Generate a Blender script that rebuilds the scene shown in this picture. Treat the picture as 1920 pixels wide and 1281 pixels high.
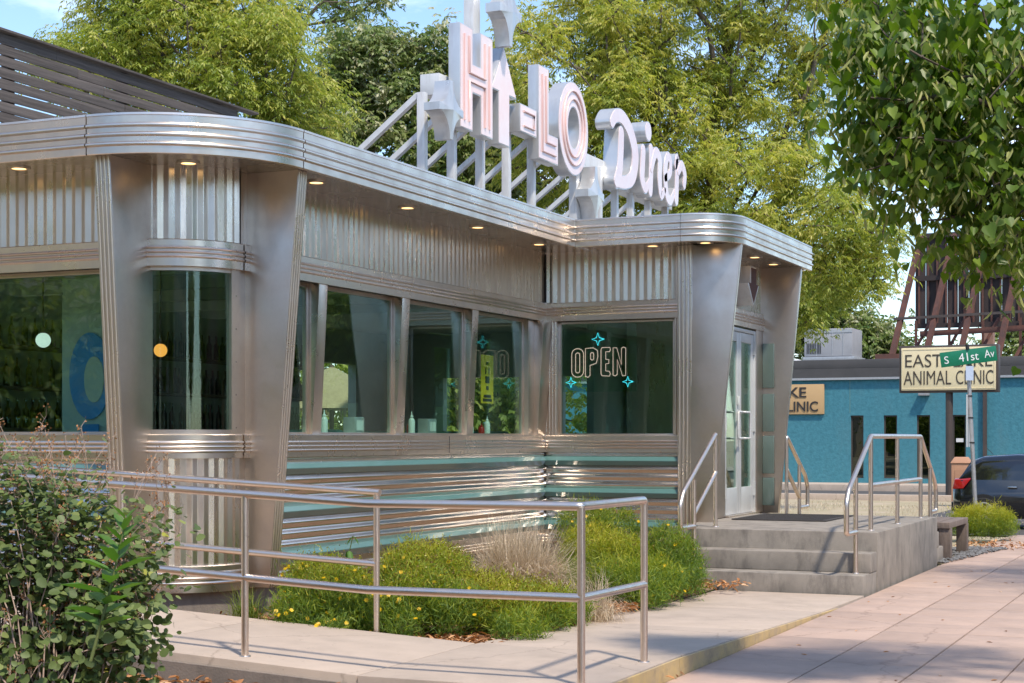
import bpy, bmesh, math, random
import numpy as np
from mathutils import Vector, Matrix
R = math.radians
random.seed(7); RNG = np.random.default_rng(7)
for o in list(bpy.data.objects): bpy.data.objects.remove(o)
scene = bpy.context.scene
col = scene.collection

# ------------------------------------------------------------------ camera
EYE = 1.42; FPX = 3054.0; YAW = R(24)
cam = bpy.data.objects.new('camera', bpy.data.cameras.new('camera'))
col.objects.link(cam)
cam.location = (0, 0, EYE); cam.rotation_euler = (R(90), 0, YAW)
cam.data.sensor_width = 36; cam.data.lens = FPX / 1920 * 36
cam.data.shift_y = 181.5 / 1920
cam.data.clip_start = 0.05; cam.data.clip_end = 3000
scene.camera = cam

# ------------------------------------------------------------------ sky and sun
SUN_EL = R(58); SUN_AZ = math.atan2(0.78, -0.63)          # measured from +Y towards +X
world = bpy.data.worlds.new('World'); scene.world = world; world.use_nodes = True
wn = world.node_tree; wn.nodes.clear()
def N(nt, t, **kw):
    n = nt.nodes.new(t)
    for k, v in kw.items():
        setattr(n, k, v)
    return n
sky = N(wn, 'ShaderNodeTexSky', sky_type='NISHITA', sun_disc=False, sun_elevation=SUN_EL, sun_rotation=SUN_AZ, air_density=0.95, dust_density=0.3, ozone_density=3.0)
tc = N(wn, 'ShaderNodeTexCoord'); mp = N(wn, 'ShaderNodeMapping'); mp.inputs['Scale'].default_value = (1.6, 1.6, 4.5)
mp.inputs['Location'].default_value = (0.35, 0.1, 0.0)
no = N(wn, 'ShaderNodeTexNoise'); no.inputs['Scale'].default_value = 1.7; no.inputs['Detail'].default_value = 9; no.inputs['Roughness'].default_value = 0.58
cr = N(wn, 'ShaderNodeValToRGB'); cr.color_ramp.elements[0].position = 0.53; cr.color_ramp.elements[1].position = 0.74
mix = N(wn, 'ShaderNodeMixRGB'); mix.inputs[2].default_value = (8.2, 8.5, 9.0, 1)
bg = N(wn, 'ShaderNodeBackground'); bg.inputs['Strength'].default_value = 0.15
out = N(wn, 'ShaderNodeOutputWorld')
L = wn.links.new
L(tc.outputs['Generated'], mp.inputs['Vector']); L(mp.outputs[0], no.inputs['Vector']); L(no.outputs[0], cr.inputs[0])
L(cr.outputs[0], mix.inputs[0]); L(sky.outputs[0], mix.inputs[1]); L(mix.outputs[0], bg.inputs[0]); L(bg.outputs[0], out.inputs[0])
sun = bpy.data.objects.new('sun', bpy.data.lights.new('sun', 'SUN')); col.objects.link(sun)
sun.data.energy = 2.75; sun.data.angle = R(3.5); sun.data.color = (1.0, 0.90, 0.76)
sdir = Vector((math.sin(SUN_AZ) * math.cos(SUN_EL), math.cos(SUN_AZ) * math.cos(SUN_EL), math.sin(SUN_EL)))
sun.rotation_euler = (-sdir).to_track_quat('-Z', 'Y').to_euler(); sun.location = (20, -10, 40)
vs = scene.view_settings; vs.view_transform = 'Standard'; vs.look = 'None'; vs.gamma = 1; vs.exposure = 0.84; vs.use_curve_mapping = False
scene.render.engine = 'CYCLES'
scene.cycles.max_bounces = 8; scene.cycles.transparent_max_bounces = 16; scene.cycles.transmission_bounces = 6; scene.cycles.glossy_bounces = 5

# ------------------------------------------------------------------ helpers
def at(x, y, d):
    """point at depth d (metres) behind photo pixel x, y"""
    t = (x - 960) / FPX
    return Vector((d * (-math.sin(YAW) + math.cos(YAW) * t), d * (math.cos(YAW) + math.sin(YAW) * t), EYE - (y - 822) / FPX * d))
ORG = {}
def tag(o, label=None, cat=None, group=None, kind=None):
    if label: o['label'] = label
    if cat: o['category'] = cat
    if group: o['group'] = group
    if kind: o['kind'] = kind
    return o
def thing(name, loc, label, cat, group=None):
    o = bpy.data.objects.new(name, None); col.objects.link(o); o.location = loc; o.empty_display_size = 0.2
    ORG[o] = Vector(loc)
    return tag(o, label, cat, group)
def link(name, me, parent=None, loc=None):
    o = bpy.data.objects.new(name, me); col.objects.link(o)
    if parent is not None: o.parent = parent; ORG[o] = ORG[parent]
    else: ORG[o] = Vector(loc) if loc is not None else Vector((0, 0, 0))
    if loc is not None: o.location = loc
    return o
class MB:
    def __init__(s): s.v = []; s.f = []
    def add(s, vs_, fs):
        b = len(s.v); s.v += [tuple(p) for p in vs_]; s.f += [tuple(i + b for i in q) for q in fs]; return s
    def box(s, x0, x1, y0, y1, z0, z1):
        return s.add([(x0,y0,z0),(x1,y0,z0),(x1,y1,z0),(x0,y1,z0),(x0,y0,z1),(x1,y0,z1),(x1,y1,z1),(x0,y1,z1)],
                     [(0,3,2,1),(4,5,6,7),(0,1,5,4),(1,2,6,5),(2,3,7,6),(3,0,4,7)])
    def hexa(s, p):  # eight corners: bottom ring then top ring
        return s.add(p, [(0,3,2,1),(4,5,6,7),(0,1,5,4),(1,2,6,5),(2,3,7,6),(3,0,4,7)])
    def bar(s, a, b, w, h=None, up=(0,0,1)):
        a, b = Vector(a), Vector(b); h = h or w; d = (b - a).normalized(); u = Vector(up)
        if abs(d.dot(u)) > 0.98: u = Vector((1, 0, 0))
        r = d.cross(u).normalized(); u = r.cross(d).normalized()
        q = [(-1,-1),(1,-1),(1,1),(-1,1)]
        return s.hexa([a + r*w/2*i + u*h/2*j for i, j in q] + [b + r*w/2*i + u*h/2*j for i, j in q])
    def tube(s, pts, r, n=12, cap=True, radii=None):
        pts = [Vector(p) for p in pts]; m = len(pts); b = len(s.v); u = None
        for i, p in enumerate(pts):
            d = ((pts[min(i+1, m-1)] - p).normalized() + (p - pts[max(i-1, 0)]).normalized())
            d = d.normalized() if d.length > 1e-6 else Vector((0,0,1))
            if u is None:
                u = Vector((0,0,1)) if abs(d.z) < 0.9 else Vector((1,0,0))
            u = (u - d * u.dot(d)).normalized(); w = d.cross(u)
            rr = radii[i] if radii else r
            for k in range(n):
                a = 2*math.pi*k/n; s.v.append(tuple(p + u*math.cos(a)*rr + w*math.sin(a)*rr))
        for i in range(m-1):
            for k in range(n):
                k2 = (k+1) % n; s.f.append((b+i*n+k, b+i*n+k2, b+(i+1)*n+k2, b+(i+1)*n+k))
        if cap:
            s.f.append(tuple(b+k for k in reversed(range(n)))); s.f.append(tuple(b+(m-1)*n+k for k in range(n)))
        return s
    def lathe(s, c, prof, n=20, cap=True):
        b = len(s.v); m = len(prof)
        for r, z in prof:
            for k in range(n):
                a = 2*math.pi*k/n; s.v.append((c[0]+r*math.cos(a), c[1]+r*math.sin(a), c[2]+z))
        for i in range(m-1):
            for k in range(n):
                k2 = (k+1) % n; s.f.append((b+i*n+k, b+i*n+k2, b+(i+1)*n+k2, b+(i+1)*n+k))
        if cap: s.f.append(tuple(b+k for k in reversed(range(n)))); s.f.append(tuple(b+(m-1)*n+k for k in range(n)))
        return s
    def prism(s, poly, fn, t0, t1):
        """poly 2D, fn(u, v, t) -> point; extruded from t0 (back) to t1 (front)"""
        n = len(poly); b = len(s.v)
        s.v += [tuple(fn(u, v, t0)) for u, v in poly] + [tuple(fn(u, v, t1)) for u, v in poly]
        s.f.append(tuple(b+i for i in reversed(range(n)))); s.f.append(tuple(b+n+i for i in range(n)))
        for i in range(n):
            j = (i+1) % n; s.f.append((b+i, b+j, b+n+j, b+n+i))
        return s
    def sweep(s, path, prof, closed=False):
        """path [(x, y, nx, ny)], prof [(offset along normal, z)]"""
        b = len(s.v); m = len(prof)
        for x, y, nx, ny in path:
            for o_, z in prof: s.v.append((x + nx*o_, y + ny*o_, z))
        for i in range(len(path)-1):
            for k in range(m-1 if not closed else m):
                k2 = (k+1) % m; s.f.append((b+i*m+k, b+(i+1)*m+k, b+(i+1)*m+k2, b+i*m+k2))
        if closed:
            s.f.append(tuple(b+k for k in range(m))); s.f.append(tuple(b+(len(path)-1)*m+k for k in reversed(range(m))))
        return s
    def build(s, name, mat, parent=None, smooth=None, bev=0, loc=None, recalc=True):
        me = bpy.data.meshes.new(name)
        o0 = ORG[parent] if parent is not None else (Vector(loc) if loc is not None else Vector((0,0,0)))
        me.from_pydata([tuple(Vector(p) - o0) for p in s.v], [], s.f)
        if recalc or bev:
            bm = bmesh.new(); bm.from_mesh(me)
            bmesh.ops.recalc_face_normals(bm, faces=bm.faces)
            if bev:
                ed = [e for e in bm.edges if len(e.link_faces) == 2 and e.calc_face_angle(0) > 0.5]
                bmesh.ops.bevel(bm, geom=ed, offset=bev, segments=2, affect='EDGES', profile=0.6, clamp_overlap=True)
            bm.to_mesh(me); bm.free()
        if smooth or bev:
            me.polygons.foreach_set('use_smooth', [True]*len(me.polygons)); me.set_sharp_from_angle(angle=R(smooth or 35))
        me.materials.append(mat); me.update()
        return link(name, me, parent, loc if parent is None else None)

# ------------------------------------------------------------------ materials
def principled(name):
    m = bpy.data.materials.new(name); m.use_nodes = True; nt = m.node_tree
    return m, nt, nt.nodes['Principled BSDF'], nt.links.new
def mat(name, c1, c2=None, spots=0, scale=6, rough=0.6, metal=0.0, bump=0.0, bscale=60, stretch=(1,1,1), rvar=0.0, detail=6, coat=0, spec=0.5, objvar=0.0, stain=None):
    m, nt, p, l = principled(name)
    p.inputs['Roughness'].default_value = rough; p.inputs['Metallic'].default_value = metal
    p.inputs['Specular IOR Level'].default_value = spec; p.inputs['Coat Weight'].default_value = coat; p.inputs['Coat Roughness'].default_value = 0.06
    tcn = N(nt, 'ShaderNodeTexCoord'); geo = N(nt, 'ShaderNodeNewGeometry'); mpn = N(nt, 'ShaderNodeMapping'); mpn.inputs['Scale'].default_value = stretch
    l(geo.outputs['Position'], mpn.inputs['Vector'])
    c2 = c2 or tuple(x*0.85 for x in c1)
    n1 = N(nt, 'ShaderNodeTexNoise'); n1.inputs['Scale'].default_value = scale; n1.inputs['Detail'].default_value = detail; n1.inputs['Roughness'].default_value = 0.6
    l(mpn.outputs[0], n1.inputs['Vector'])
    rp = N(nt, 'ShaderNodeValToRGB'); rp.color_ramp.elements[0].position = 0.3; rp.color_ramp.elements[1].position = 0.7
    rp.color_ramp.elements[0].color = (*c1, 1); rp.color_ramp.elements[1].color = (*c2, 1)
    l(n1.outputs[0], rp.inputs[0]); last = rp.outputs[0]
    if stain:
        sc, scale2, st2, amt = stain
        mp2 = N(nt, 'ShaderNodeMapping'); mp2.inputs['Scale'].default_value = st2; l(geo.outputs['Position'], mp2.inputs['Vector'])
        n3 = N(nt, 'ShaderNodeTexNoise'); n3.inputs['Scale'].default_value = scale2; n3.inputs['Detail'].default_value = 8; n3.inputs['Roughness'].default_value = 0.7
        l(mp2.outputs[0], n3.inputs['Vector'])
        r3 = N(nt, 'ShaderNodeValToRGB'); r3.color_ramp.elements[0].position = 0.5; r3.color_ramp.elements[1].position = 0.72
        r3.color_ramp.elements[1].color = (amt, amt, amt, 1); l(n3.outputs[0], r3.inputs[0])
        mx = N(nt, 'ShaderNodeMixRGB'); mx.inputs[2].default_value = (*sc, 1); l(r3.outputs[0], mx.inputs[0]); l(last, mx.inputs[1]); last = mx.outputs[0]
    if spots:
        n4 = N(nt, 'ShaderNodeTexNoise'); n4.inputs['Scale'].default_value = 16; n4.inputs['Detail'].default_value = 3; n4.inputs['Roughness'].default_value = 0.8; l(geo.outputs['Position'], n4.inputs['Vector'])
        r4 = N(nt, 'ShaderNodeValToRGB'); r4.color_ramp.elements[0].position = 0.66; r4.color_ramp.elements[1].position = 0.70; r4.color_ramp.elements[1].color = (spots, spots, spots, 1); l(n4.outputs[0], r4.inputs[0])
        mx4 = N(nt, 'ShaderNodeMixRGB'); mx4.inputs[2].default_value = (c1[0]*.35, c1[1]*.33, c1[2]*.32, 1); l(r4.outputs[0], mx4.inputs[0]); l(last, mx4.inputs[1]); last = mx4.outputs[0]
        vo = N(nt, 'ShaderNodeTexVoronoi', feature='DISTANCE_TO_EDGE'); vo.inputs['Scale'].default_value = 0.55
        wv = N(nt, 'ShaderNodeMixRGB', blend_type='ADD'); wv.inputs[0].default_value = 0.25; l(geo.outputs['Position'], wv.inputs[1]); l(n1.outputs['Color'], wv.inputs[2]); l(wv.outputs[0], vo.inputs['Vector'])
        r5 = N(nt, 'ShaderNodeValToRGB'); r5.color_ramp.elements[0].position = 0.0; r5.color_ramp.elements[0].color = (spots, spots, spots, 1); r5.color_ramp.elements[1].position = 0.006; r5.color_ramp.elements[1].color = (0, 0, 0, 1); l(vo.outputs[0], r5.inputs[0])
        mx5 = N(nt, 'ShaderNodeMixRGB'); mx5.inputs[2].default_value = (c1[0]*.4, c1[1]*.38, c1[2]*.36, 1); l(r5.outputs[0], mx5.inputs[0]); l(last, mx5.inputs[1]); last = mx5.outputs[0]
    if objvar:
        oi = N(nt, 'ShaderNodeObjectInfo'); mr = N(nt, 'ShaderNodeMapRange'); mr.inputs[3].default_value = 1-objvar; mr.inputs[4].default_value = 1+objvar*0.6
        l(oi.outputs['Random'], mr.inputs[0]); mv = N(nt, 'ShaderNodeMixRGB', blend_type='MULTIPLY'); mv.inputs[0].default_value = 1
        l(last, mv.inputs[1]); l(mr.outputs[0], mv.inputs[2]); last = mv.outputs[0]
    l(last, p.inputs['Base Color'])
    if rvar:
        mr = N(nt, 'ShaderNodeMapRange'); mr.inputs[3].default_value = max(0.02, rough-rvar); mr.inputs[4].default_value = rough+rvar
        l(n1.outputs[0], mr.inputs[0]); l(mr.outputs[0], p.inputs['Roughness'])
    if bump:
        n2 = N(nt, 'ShaderNodeTexNoise'); n2.inputs['Scale'].default_value = bscale; n2.inputs['Detail'].default_value = 5
        l(mpn.outputs[0], n2.inputs['Vector']); b = N(nt, 'ShaderNodeBump'); b.inputs['Strength'].default_value = bump; b.inputs['Distance'].default_value = 0.01
        l(n2.outputs[0], b.inputs['Height']); l(b.outputs[0], p.inputs['Normal'])
    return m
def steel(name, c1, c2, rough, wav=0.03, stretch=(1,1,1), grain=0.04, gstretch=(1,1,60), scale=2.0):
    """stainless steel: slow dents that bend the reflection, fine brushing, patches of wear"""
    m, nt, p, l = principled(name); p.inputs['Metallic'].default_value = 1.0
    geo = N(nt, 'ShaderNodeNewGeometry')
    a = N(nt, 'ShaderNodeMapping'); a.inputs['Scale'].default_value = stretch; l(geo.outputs['Position'], a.inputs['Vector'])
    n1 = N(nt, 'ShaderNodeTexNoise'); n1.inputs['Scale'].default_value = scale; n1.inputs['Detail'].default_value = 7; n1.inputs['Roughness'].default_value = 0.65; l(a.outputs[0], n1.inputs['Vector'])
    rp = N(nt, 'ShaderNodeValToRGB'); rp.color_ramp.elements[0].position = 0.32; rp.color_ramp.elements[1].position = 0.68
    rp.color_ramp.elements[0].color = (*c1, 1); rp.color_ramp.elements[1].color = (*c2, 1); l(n1.outputs[0], rp.inputs[0]); l(rp.outputs[0], p.inputs['Base Color'])
    mr = N(nt, 'ShaderNodeMapRange'); mr.inputs[1].default_value = 0.3; mr.inputs[2].default_value = 0.75; mr.inputs[3].default_value = rough*0.8; mr.inputs[4].default_value = rough*1.35
    l(n1.outputs[0], mr.inputs[0]); l(mr.outputs[0], p.inputs['Roughness'])
    g = N(nt, 'ShaderNodeMapping'); g.inputs['Scale'].default_value = gstretch; l(geo.outputs['Position'], g.inputs['Vector'])
    n2 = N(nt, 'ShaderNodeTexNoise'); n2.inputs['Scale'].default_value = 8; n2.inputs['Detail'].default_value = 4; l(g.outputs[0], n2.inputs['Vector'])
    n3 = N(nt, 'ShaderNodeTexNoise'); n3.inputs['Scale'].default_value = 1.7; n3.inputs['Detail'].default_value = 2; l(geo.outputs['Position'], n3.inputs['Vector'])
    b1 = N(nt, 'ShaderNodeBump'); b1.inputs['Strength'].default_value = wav; b1.inputs['Distance'].default_value = 0.3; l(n3.outputs[0], b1.inputs['Height'])
    b2 = N(nt, 'ShaderNodeBump'); b2.inputs['Strength'].default_value = grain; b2.inputs['Distance'].default_value = 0.004; l(n2.outputs[0], b2.inputs['Height']); l(b1.outputs[0], b2.inputs['Normal'])
    l(b2.outputs[0], p.inputs['Normal'])
    return m
def emission(name, c, s):
    m, nt, p, l = principled(name)
    p.inputs['Base Color'].default_value = (*c, 1); p.inputs['Emission Color'].default_value = (*c, 1); p.inputs['Emission Strength'].default_value = s
    return m
def glass(name, tint, refl0=0.10, refl1=0.9, rough=0.0):
    m, nt, p, l = principled(name); nt.nodes.remove(p); o_ = nt.nodes['Material Output']
    tr = N(nt, 'ShaderNodeBsdfTransparent'); tr.inputs[0].default_value = (*tint, 1)
    gl = N(nt, 'ShaderNodeBsdfGlossy'); gl.inputs['Roughness'].default_value = rough; gl.inputs[0].default_value = (0.82, 0.95, 0.9, 1)
    fr = N(nt, 'ShaderNodeLayerWeight'); fr.inputs[0].default_value = 0.32
    mr = N(nt, 'ShaderNodeMapRange'); mr.inputs[3].default_value = refl0; mr.inputs[4].default_value = refl1; fr.inputs[0].default_value = 0.5; pw = N(nt, 'ShaderNodeMath', operation='POWER'); pw.inputs[1].default_value = 4.0; l(fr.outputs['Facing'], pw.inputs[0]); l(pw.outputs[0], mr.inputs[0])
    geo = N(nt, 'ShaderNodeNewGeometry'); n3 = N(nt, 'ShaderNodeTexNoise'); n3.inputs['Scale'].default_value = 0.8; n3.inputs['Detail'].default_value = 1; l(geo.outputs['Position'], n3.inputs['Vector'])
    b = N(nt, 'ShaderNodeBump'); b.inputs['Strength'].default_value = 0.012; b.inputs['Distance'].default_value = 0.3; l(n3.outputs[0], b.inputs['Height']); l(b.outputs[0], gl.inputs['Normal'])
    mx = N(nt, 'ShaderNodeMixShader'); l(mr.outputs[0], mx.inputs[0]); l(tr.outputs[0], mx.inputs[1]); l(gl.outputs[0], mx.inputs[2]); l(mx.outputs[0], o_.inputs[0])
    return m
def leafmat(name, stops, rough=0.45, trans=0.35, spec=0.4):
    m, nt, p, l = principled(name); o_ = nt.nodes['Material Output']
    a = N(nt, 'ShaderNodeAttribute'); a.attribute_name = 'v'
    rp = N(nt, 'ShaderNodeValToRGB'); e = rp.color_ramp.elements
    while len(e) < len(stops): e.new(0.5)
    for i, (pos, c) in enumerate(stops): e[i].position = pos; e[i].color = (*c, 1)
    l(a.outputs['Fac'], rp.inputs[0]); l(rp.outputs[0], p.inputs['Base Color']); p.inputs['Roughness'].default_value = rough; p.inputs['Specular IOR Level'].default_value = spec
    t = N(nt, 'ShaderNodeBsdfTranslucent'); h = N(nt, 'ShaderNodeHueSaturation'); h.inputs['Saturation'].default_value = 1.15; h.inputs['Value'].default_value = 1.5
    l(rp.outputs[0], h.inputs['Color']); l(h.outputs[0], t.inputs[0])
    mx = N(nt, 'ShaderNodeMixShader'); mx.inputs[0].default_value = trans; l(p.outputs[0], mx.inputs[1]); l(t.outputs[0], mx.inputs[2]); l(mx.outputs[0], o_.inputs[0])
    return m
M = {}
M['steel_band'] = steel('steel_band', (0.77,0.68,0.595), (0.65,0.57,0.495), 0.29, wav=0.010, grain=0.0, scale=3)
M['steel_panel'] = steel('steel_panel', (0.85,0.77,0.68), (0.68,0.60,0.53), 0.28, wav=0.015, grain=0.02, gstretch=(40,40,1), stretch=(3,3,0.6))
M['steel_fin'] = steel('steel_fin', (0.65,0.575,0.505), (0.52,0.455,0.40), 0.36, wav=0.02, grain=0.01, gstretch=(40,40,1), scale=2.2)
M['steel_flute'] = steel('steel_flute', (0.76,0.71,0.66), (0.62,0.57,0.52), 0.22, wav=0.012, grain=0.0)
M['steel_rail'] = steel('steel_rail', (0.84,0.72,0.62), (0.72,0.60,0.51), 0.33, wav=0.0, grain=0.0, scale=9)
M['soffit'] = steel('soffit', (0.50,0.46,0.42), (0.42,0.38,0.35), 0.24, wav=0.02, grain=0.02)
M['teal'] = mat('teal', (0.085,0.195,0.18), (0.10,0.215,0.20), rough=0.35, coat=0.8, scale=3, spec=0.6)
M['dark_gap'] = mat('dark_gap', (0.02,0.02,0.02), rough=0.8)
M['alu'] = mat('alu', (0.62,0.63,0.62), (0.55,0.56,0.55), rough=0.38, metal=0.25, scale=4, rvar=0.08)
M['glass'] = glass('glass', (0.80,0.93,0.88), 0.05, 0.9)
M['glass_dark'] = glass('glass_dark', (0.06,0.07,0.07), 0.10, 0.9)
M['glass_clear'] = glass('glass_clear', (0.85,0.95,0.92), 0.04, 0.8)
M['aqua_gloss'] = mat('aqua_gloss', (0.10,0.145,0.13), (0.12,0.165,0.15), rough=0.2, scale=3, coat=0.5)
M['conc'] = mat('conc', spots=0.45, c1=(0.48,0.385,0.31), c2=(0.41,0.33,0.265), scale=3.5, rough=0.85, bump=0.15, bscale=120, stain=((0.20,0.17,0.14), 1.3, (1,1,1), 0.35))
M['conc_step'] = mat('conc_step', (0.31,0.275,0.235), (0.22,0.195,0.168), scale=5, rough=0.85, bump=0.2, bscale=90, stain=((0.10,0.088,0.078), 1.8, (2.5,2.5,0.9), 0.95))
M['conc_dark'] = mat('conc_dark', (0.24,0.20,0.17), (0.17,0.145,0.125), scale=5, rough=0.9, bump=0.25, bscale=70, stain=((0.09,0.08,0.07), 2.5, (3,3,0.6), 0.6))
M['walk'] = mat('walk', spots=0.5, c1=(0.48,0.345,0.275), c2=(0.41,0.295,0.235), scale=4, rough=0.88, bump=0.12, bscale=150, objvar=0.10, stain=((0.20,0.155,0.13), 1.1, (1,1,1), 0.4))
M['walk_joint'] = mat('walk_joint', (0.13,0.10,0.085), (0.09,0.07,0.06), scale=10, rough=0.95)
M['yellow_paint'] = mat('yellow_paint', (0.56,0.40,0.17), (0.40,0.30,0.19), scale=7, rough=0.8, bump=0.15, bscale=60, stain=((0.17,0.14,0.11), 3, (1,1,1.5), 0.7))
M['asphalt'] = mat('asphalt', (0.085,0.08,0.078), (0.06,0.058,0.056), scale=3, rough=0.9, bump=0.3, bscale=200)
M['dirt'] = mat('dirt', (0.20,0.155,0.10), (0.30,0.25,0.15), scale=1.6, rough=0.95, bump=0.4, bscale=30)
M['mulch'] = mat('mulch', (0.15,0.095,0.06), (0.24,0.165,0.11), scale=14, rough=0.95, bump=0.8, bscale=60)
M['lawn'] = mat('lawn', (0.42,0.34,0.24), (0.30,0.26,0.15), scale=1.2, rough=0.95, bump=0.6, bscale=40)
M['sign_white'] = mat('sign_white', (0.70,0.70,0.69), (0.60,0.60,0.60), rough=0.38, metal=0.15, scale=5, rvar=0.1, stain=((0.34,0.27,0.22), 3.0, (3,3,0.5), 0.5))
M['sign_alu'] = mat('sign_alu', (0.64,0.64,0.63), (0.56,0.56,0.56), rough=0.30, metal=0.55, scale=4, rvar=0.06, stain=((0.36,0.32,0.29), 2.5, (2.5,2.5,0.4), 0.45))
M['sign_pink'] = mat('sign_pink', (0.80,0.57,0.53), (0.84,0.72,0.69), rough=0.12, scale=2.2, coat=0.6)
M['neon_tube'] = mat('neon_tube', (0.80,0.66,0.62), (0.84,0.74,0.72), rough=0.2, scale=3, coat=0.4)
M['neon_stroke'] = mat('neon_stroke', (0.80,0.52,0.48), (0.83,0.62,0.58), rough=0.2, scale=3, coat=0.4)
M['wood_grey'] = mat('wood_grey', (0.14,0.118,0.105), (0.055,0.045,0.04), scale=5, rough=0.85, stretch=(1,0.25,8), bump=0.5, bscale=25, objvar=0.25)
M['wood_bench'] = mat('wood_bench', (0.22,0.17,0.14), (0.13,0.10,0.085), scale=5, rough=0.85, stretch=(6,6,1), bump=0.4, bscale=25, objvar=0.2)
M['bark'] = mat('bark', (0.085,0.065,0.05), (0.15,0.12,0.095), scale=9, rough=0.95, stretch=(3,3,0.7), bump=0.9, bscale=22)
M['teal_stucco'] = mat('teal_stucco', (0.038,0.165,0.21), (0.062,0.235,0.29), scale=7, rough=0.9, bump=1.0, bscale=14, stain=((0.075,0.20,0.235), 0.9, (1,1,0.25), 0.7))
M['parapet'] = mat('parapet', (0.075,0.070,0.068), (0.055,0.052,0.05), scale=1, rough=0.6)
M['tan_sign'] = mat('tan_sign', (0.52,0.34,0.16), (0.50,0.32,0.15), rough=0.6, scale=2)
M['cream'] = mat('cream', (0.78,0.67,0.42), (0.74,0.62,0.38), rough=0.4, scale=1.5, coat=0.2)
M['brown_metal'] = mat('brown_metal', (0.075,0.055,0.045), (0.055,0.042,0.036), rough=0.55, scale=3)
M['letter_brown'] = mat('letter_brown', (0.055,0.042,0.03), rough=0.6)
M['letter_dark'] = mat('letter_dark', (0.035,0.03,0.028), rough=0.5)
M['road_green'] = mat('road_green', (0.006,0.17,0.085), (0.006,0.15,0.075), rough=0.35, scale=3)
M['white_print'] = mat('white_print', (0.78,0.80,0.78), rough=0.5)
M['galv'] = mat('galv', (0.42,0.42,0.42), (0.52,0.52,0.52), rough=0.45, metal=0.6, scale=14)
M['black_metal'] = mat('black_metal', (0.025,0.025,0.025), rough=0.5)
M['rust'] = mat('rust', (0.15,0.06,0.042), (0.085,0.042,0.034), scale=2.5, rough=0.85, stain=((0.06,0.04,0.04), 1.5, (1,1,1), 0.6))
M['board_brown'] = mat('board_brown', (0.05,0.034,0.032), (0.032,0.024,0.024), scale=1.2, rough=0.8, stretch=(1,1,0.2), objvar=0.3)
M['hvac'] = mat('hvac', (0.36,0.36,0.37), (0.30,0.30,0.31), rough=0.55, scale=2)
M['car_black'] = mat('car_black', (0.010,0.010,0.012), rough=0.12, coat=1.0, scale=2, spec=0.6)
M['car_glass'] = mat('car_glass', (0.012,0.014,0.015), rough=0.03, coat=1.0, spec=0.7)
M['tyre'] = mat('tyre', (0.02,0.02,0.02), rough=0.8)
M['tail_red'] = mat('tail_red', (0.42,0.012,0.012), rough=0.12, coat=1)
M['chrome'] = mat('chrome', (0.75,0.75,0.75), rough=0.12, metal=1)
M['terracotta'] = mat('terracotta', (0.46,0.25,0.15), (0.40,0.21,0.13), rough=0.8, scale=3)
M['rubber'] = mat('rubber', (0.045,0.042,0.042), (0.06,0.055,0.055), scale=30, rough=0.95, bump=0.6, bscale=120)
M['int_floor'] = mat('int_floor', (0.38,0.33,0.30), rough=0.4)
M['int_wall'] = mat('int_wall', (0.46,0.50,0.47), (0.40,0.44,0.41), rough=0.6)
M['int_ceil'] = mat('int_ceil', (0.55,0.55,0.52), rough=0.6)
M['int_blue'] = mat('int_blue', (0.03,0.25,0.62), rough=0.5)
M['int_white'] = mat('int_white', (0.72,0.72,0.70), rough=0.5)
M['booth'] = mat('booth', (0.07,0.30,0.25), rough=0.35)
M['globe'] = emission('globe', (0.80,0.90,0.84), 0.5)
M['globe_orange'] = emission('globe_orange', (0.95,0.36,0.07), 0.8)
M['bulb'] = emission('bulb', (1.0,0.62,0.26), 1.7)
M['lamp_trim'] = mat('lamp_trim', (0.55,0.48,0.40), rough=0.35, metal=0.8)
M['yellow_paper'] = mat('yellow_paper', (0.88,0.60,0.03), rough=0.6)
M['red_plastic'] = mat('red_plastic', (0.45,0.02,0.015), rough=0.35)
M['white_plastic'] = mat('white_plastic', (0.75,0.76,0.74), rough=0.35)
M['mustard_plastic'] = mat('mustard_plastic', (0.5,0.30,0.03), rough=0.35)
M['neon_cyan'] = emission('neon_cyan', (0.08,0.72,0.90), 0.75)
M['neon_pink'] = emission('neon_pink', (0.95,0.55,0.48), 0.42)
M['thatch'] = mat('thatch', (0.40,0.34,0.20), (0.30,0.25,0.14), scale=20, rough=0.95, stretch=(1,1,0.2))
M['brick'] = mat('brick', (0.30,0.17,0.12), (0.23,0.13,0.10), scale=3, rough=0.9)
M['beige_stucco'] = mat('beige_stucco', (0.46,0.39,0.31), (0.42,0.36,0.29), scale=2, rough=0.9)
M['roof_membrane'] = mat('roof_membrane', (0.30,0.29,0.28), rough=0.9)
M['gravel'] = mat('gravel', (0.20,0.20,0.20), (0.11,0.11,0.115), scale=12, rough=0.9)
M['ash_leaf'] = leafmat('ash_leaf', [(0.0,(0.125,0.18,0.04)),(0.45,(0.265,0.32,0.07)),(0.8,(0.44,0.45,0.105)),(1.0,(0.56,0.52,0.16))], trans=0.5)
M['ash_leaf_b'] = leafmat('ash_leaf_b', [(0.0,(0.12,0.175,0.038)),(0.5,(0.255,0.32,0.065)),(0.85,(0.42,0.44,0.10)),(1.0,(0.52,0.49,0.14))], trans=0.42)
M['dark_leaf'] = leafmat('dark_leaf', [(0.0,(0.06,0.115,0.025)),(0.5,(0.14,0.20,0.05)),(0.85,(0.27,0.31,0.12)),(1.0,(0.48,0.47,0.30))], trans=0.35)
M['lime_leaf'] = leafmat('lime_leaf', [(0.0,(0.06,0.12,0.018)),(0.5,(0.125,0.205,0.03)),(1.0,(0.22,0.30,0.055))], rough=0.38, trans=0.45)
M['bract'] = leafmat('bract', [(0.0,(0.30,0.34,0.10)),(1.0,(0.48,0.48,0.20))], trans=0.45)
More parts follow.
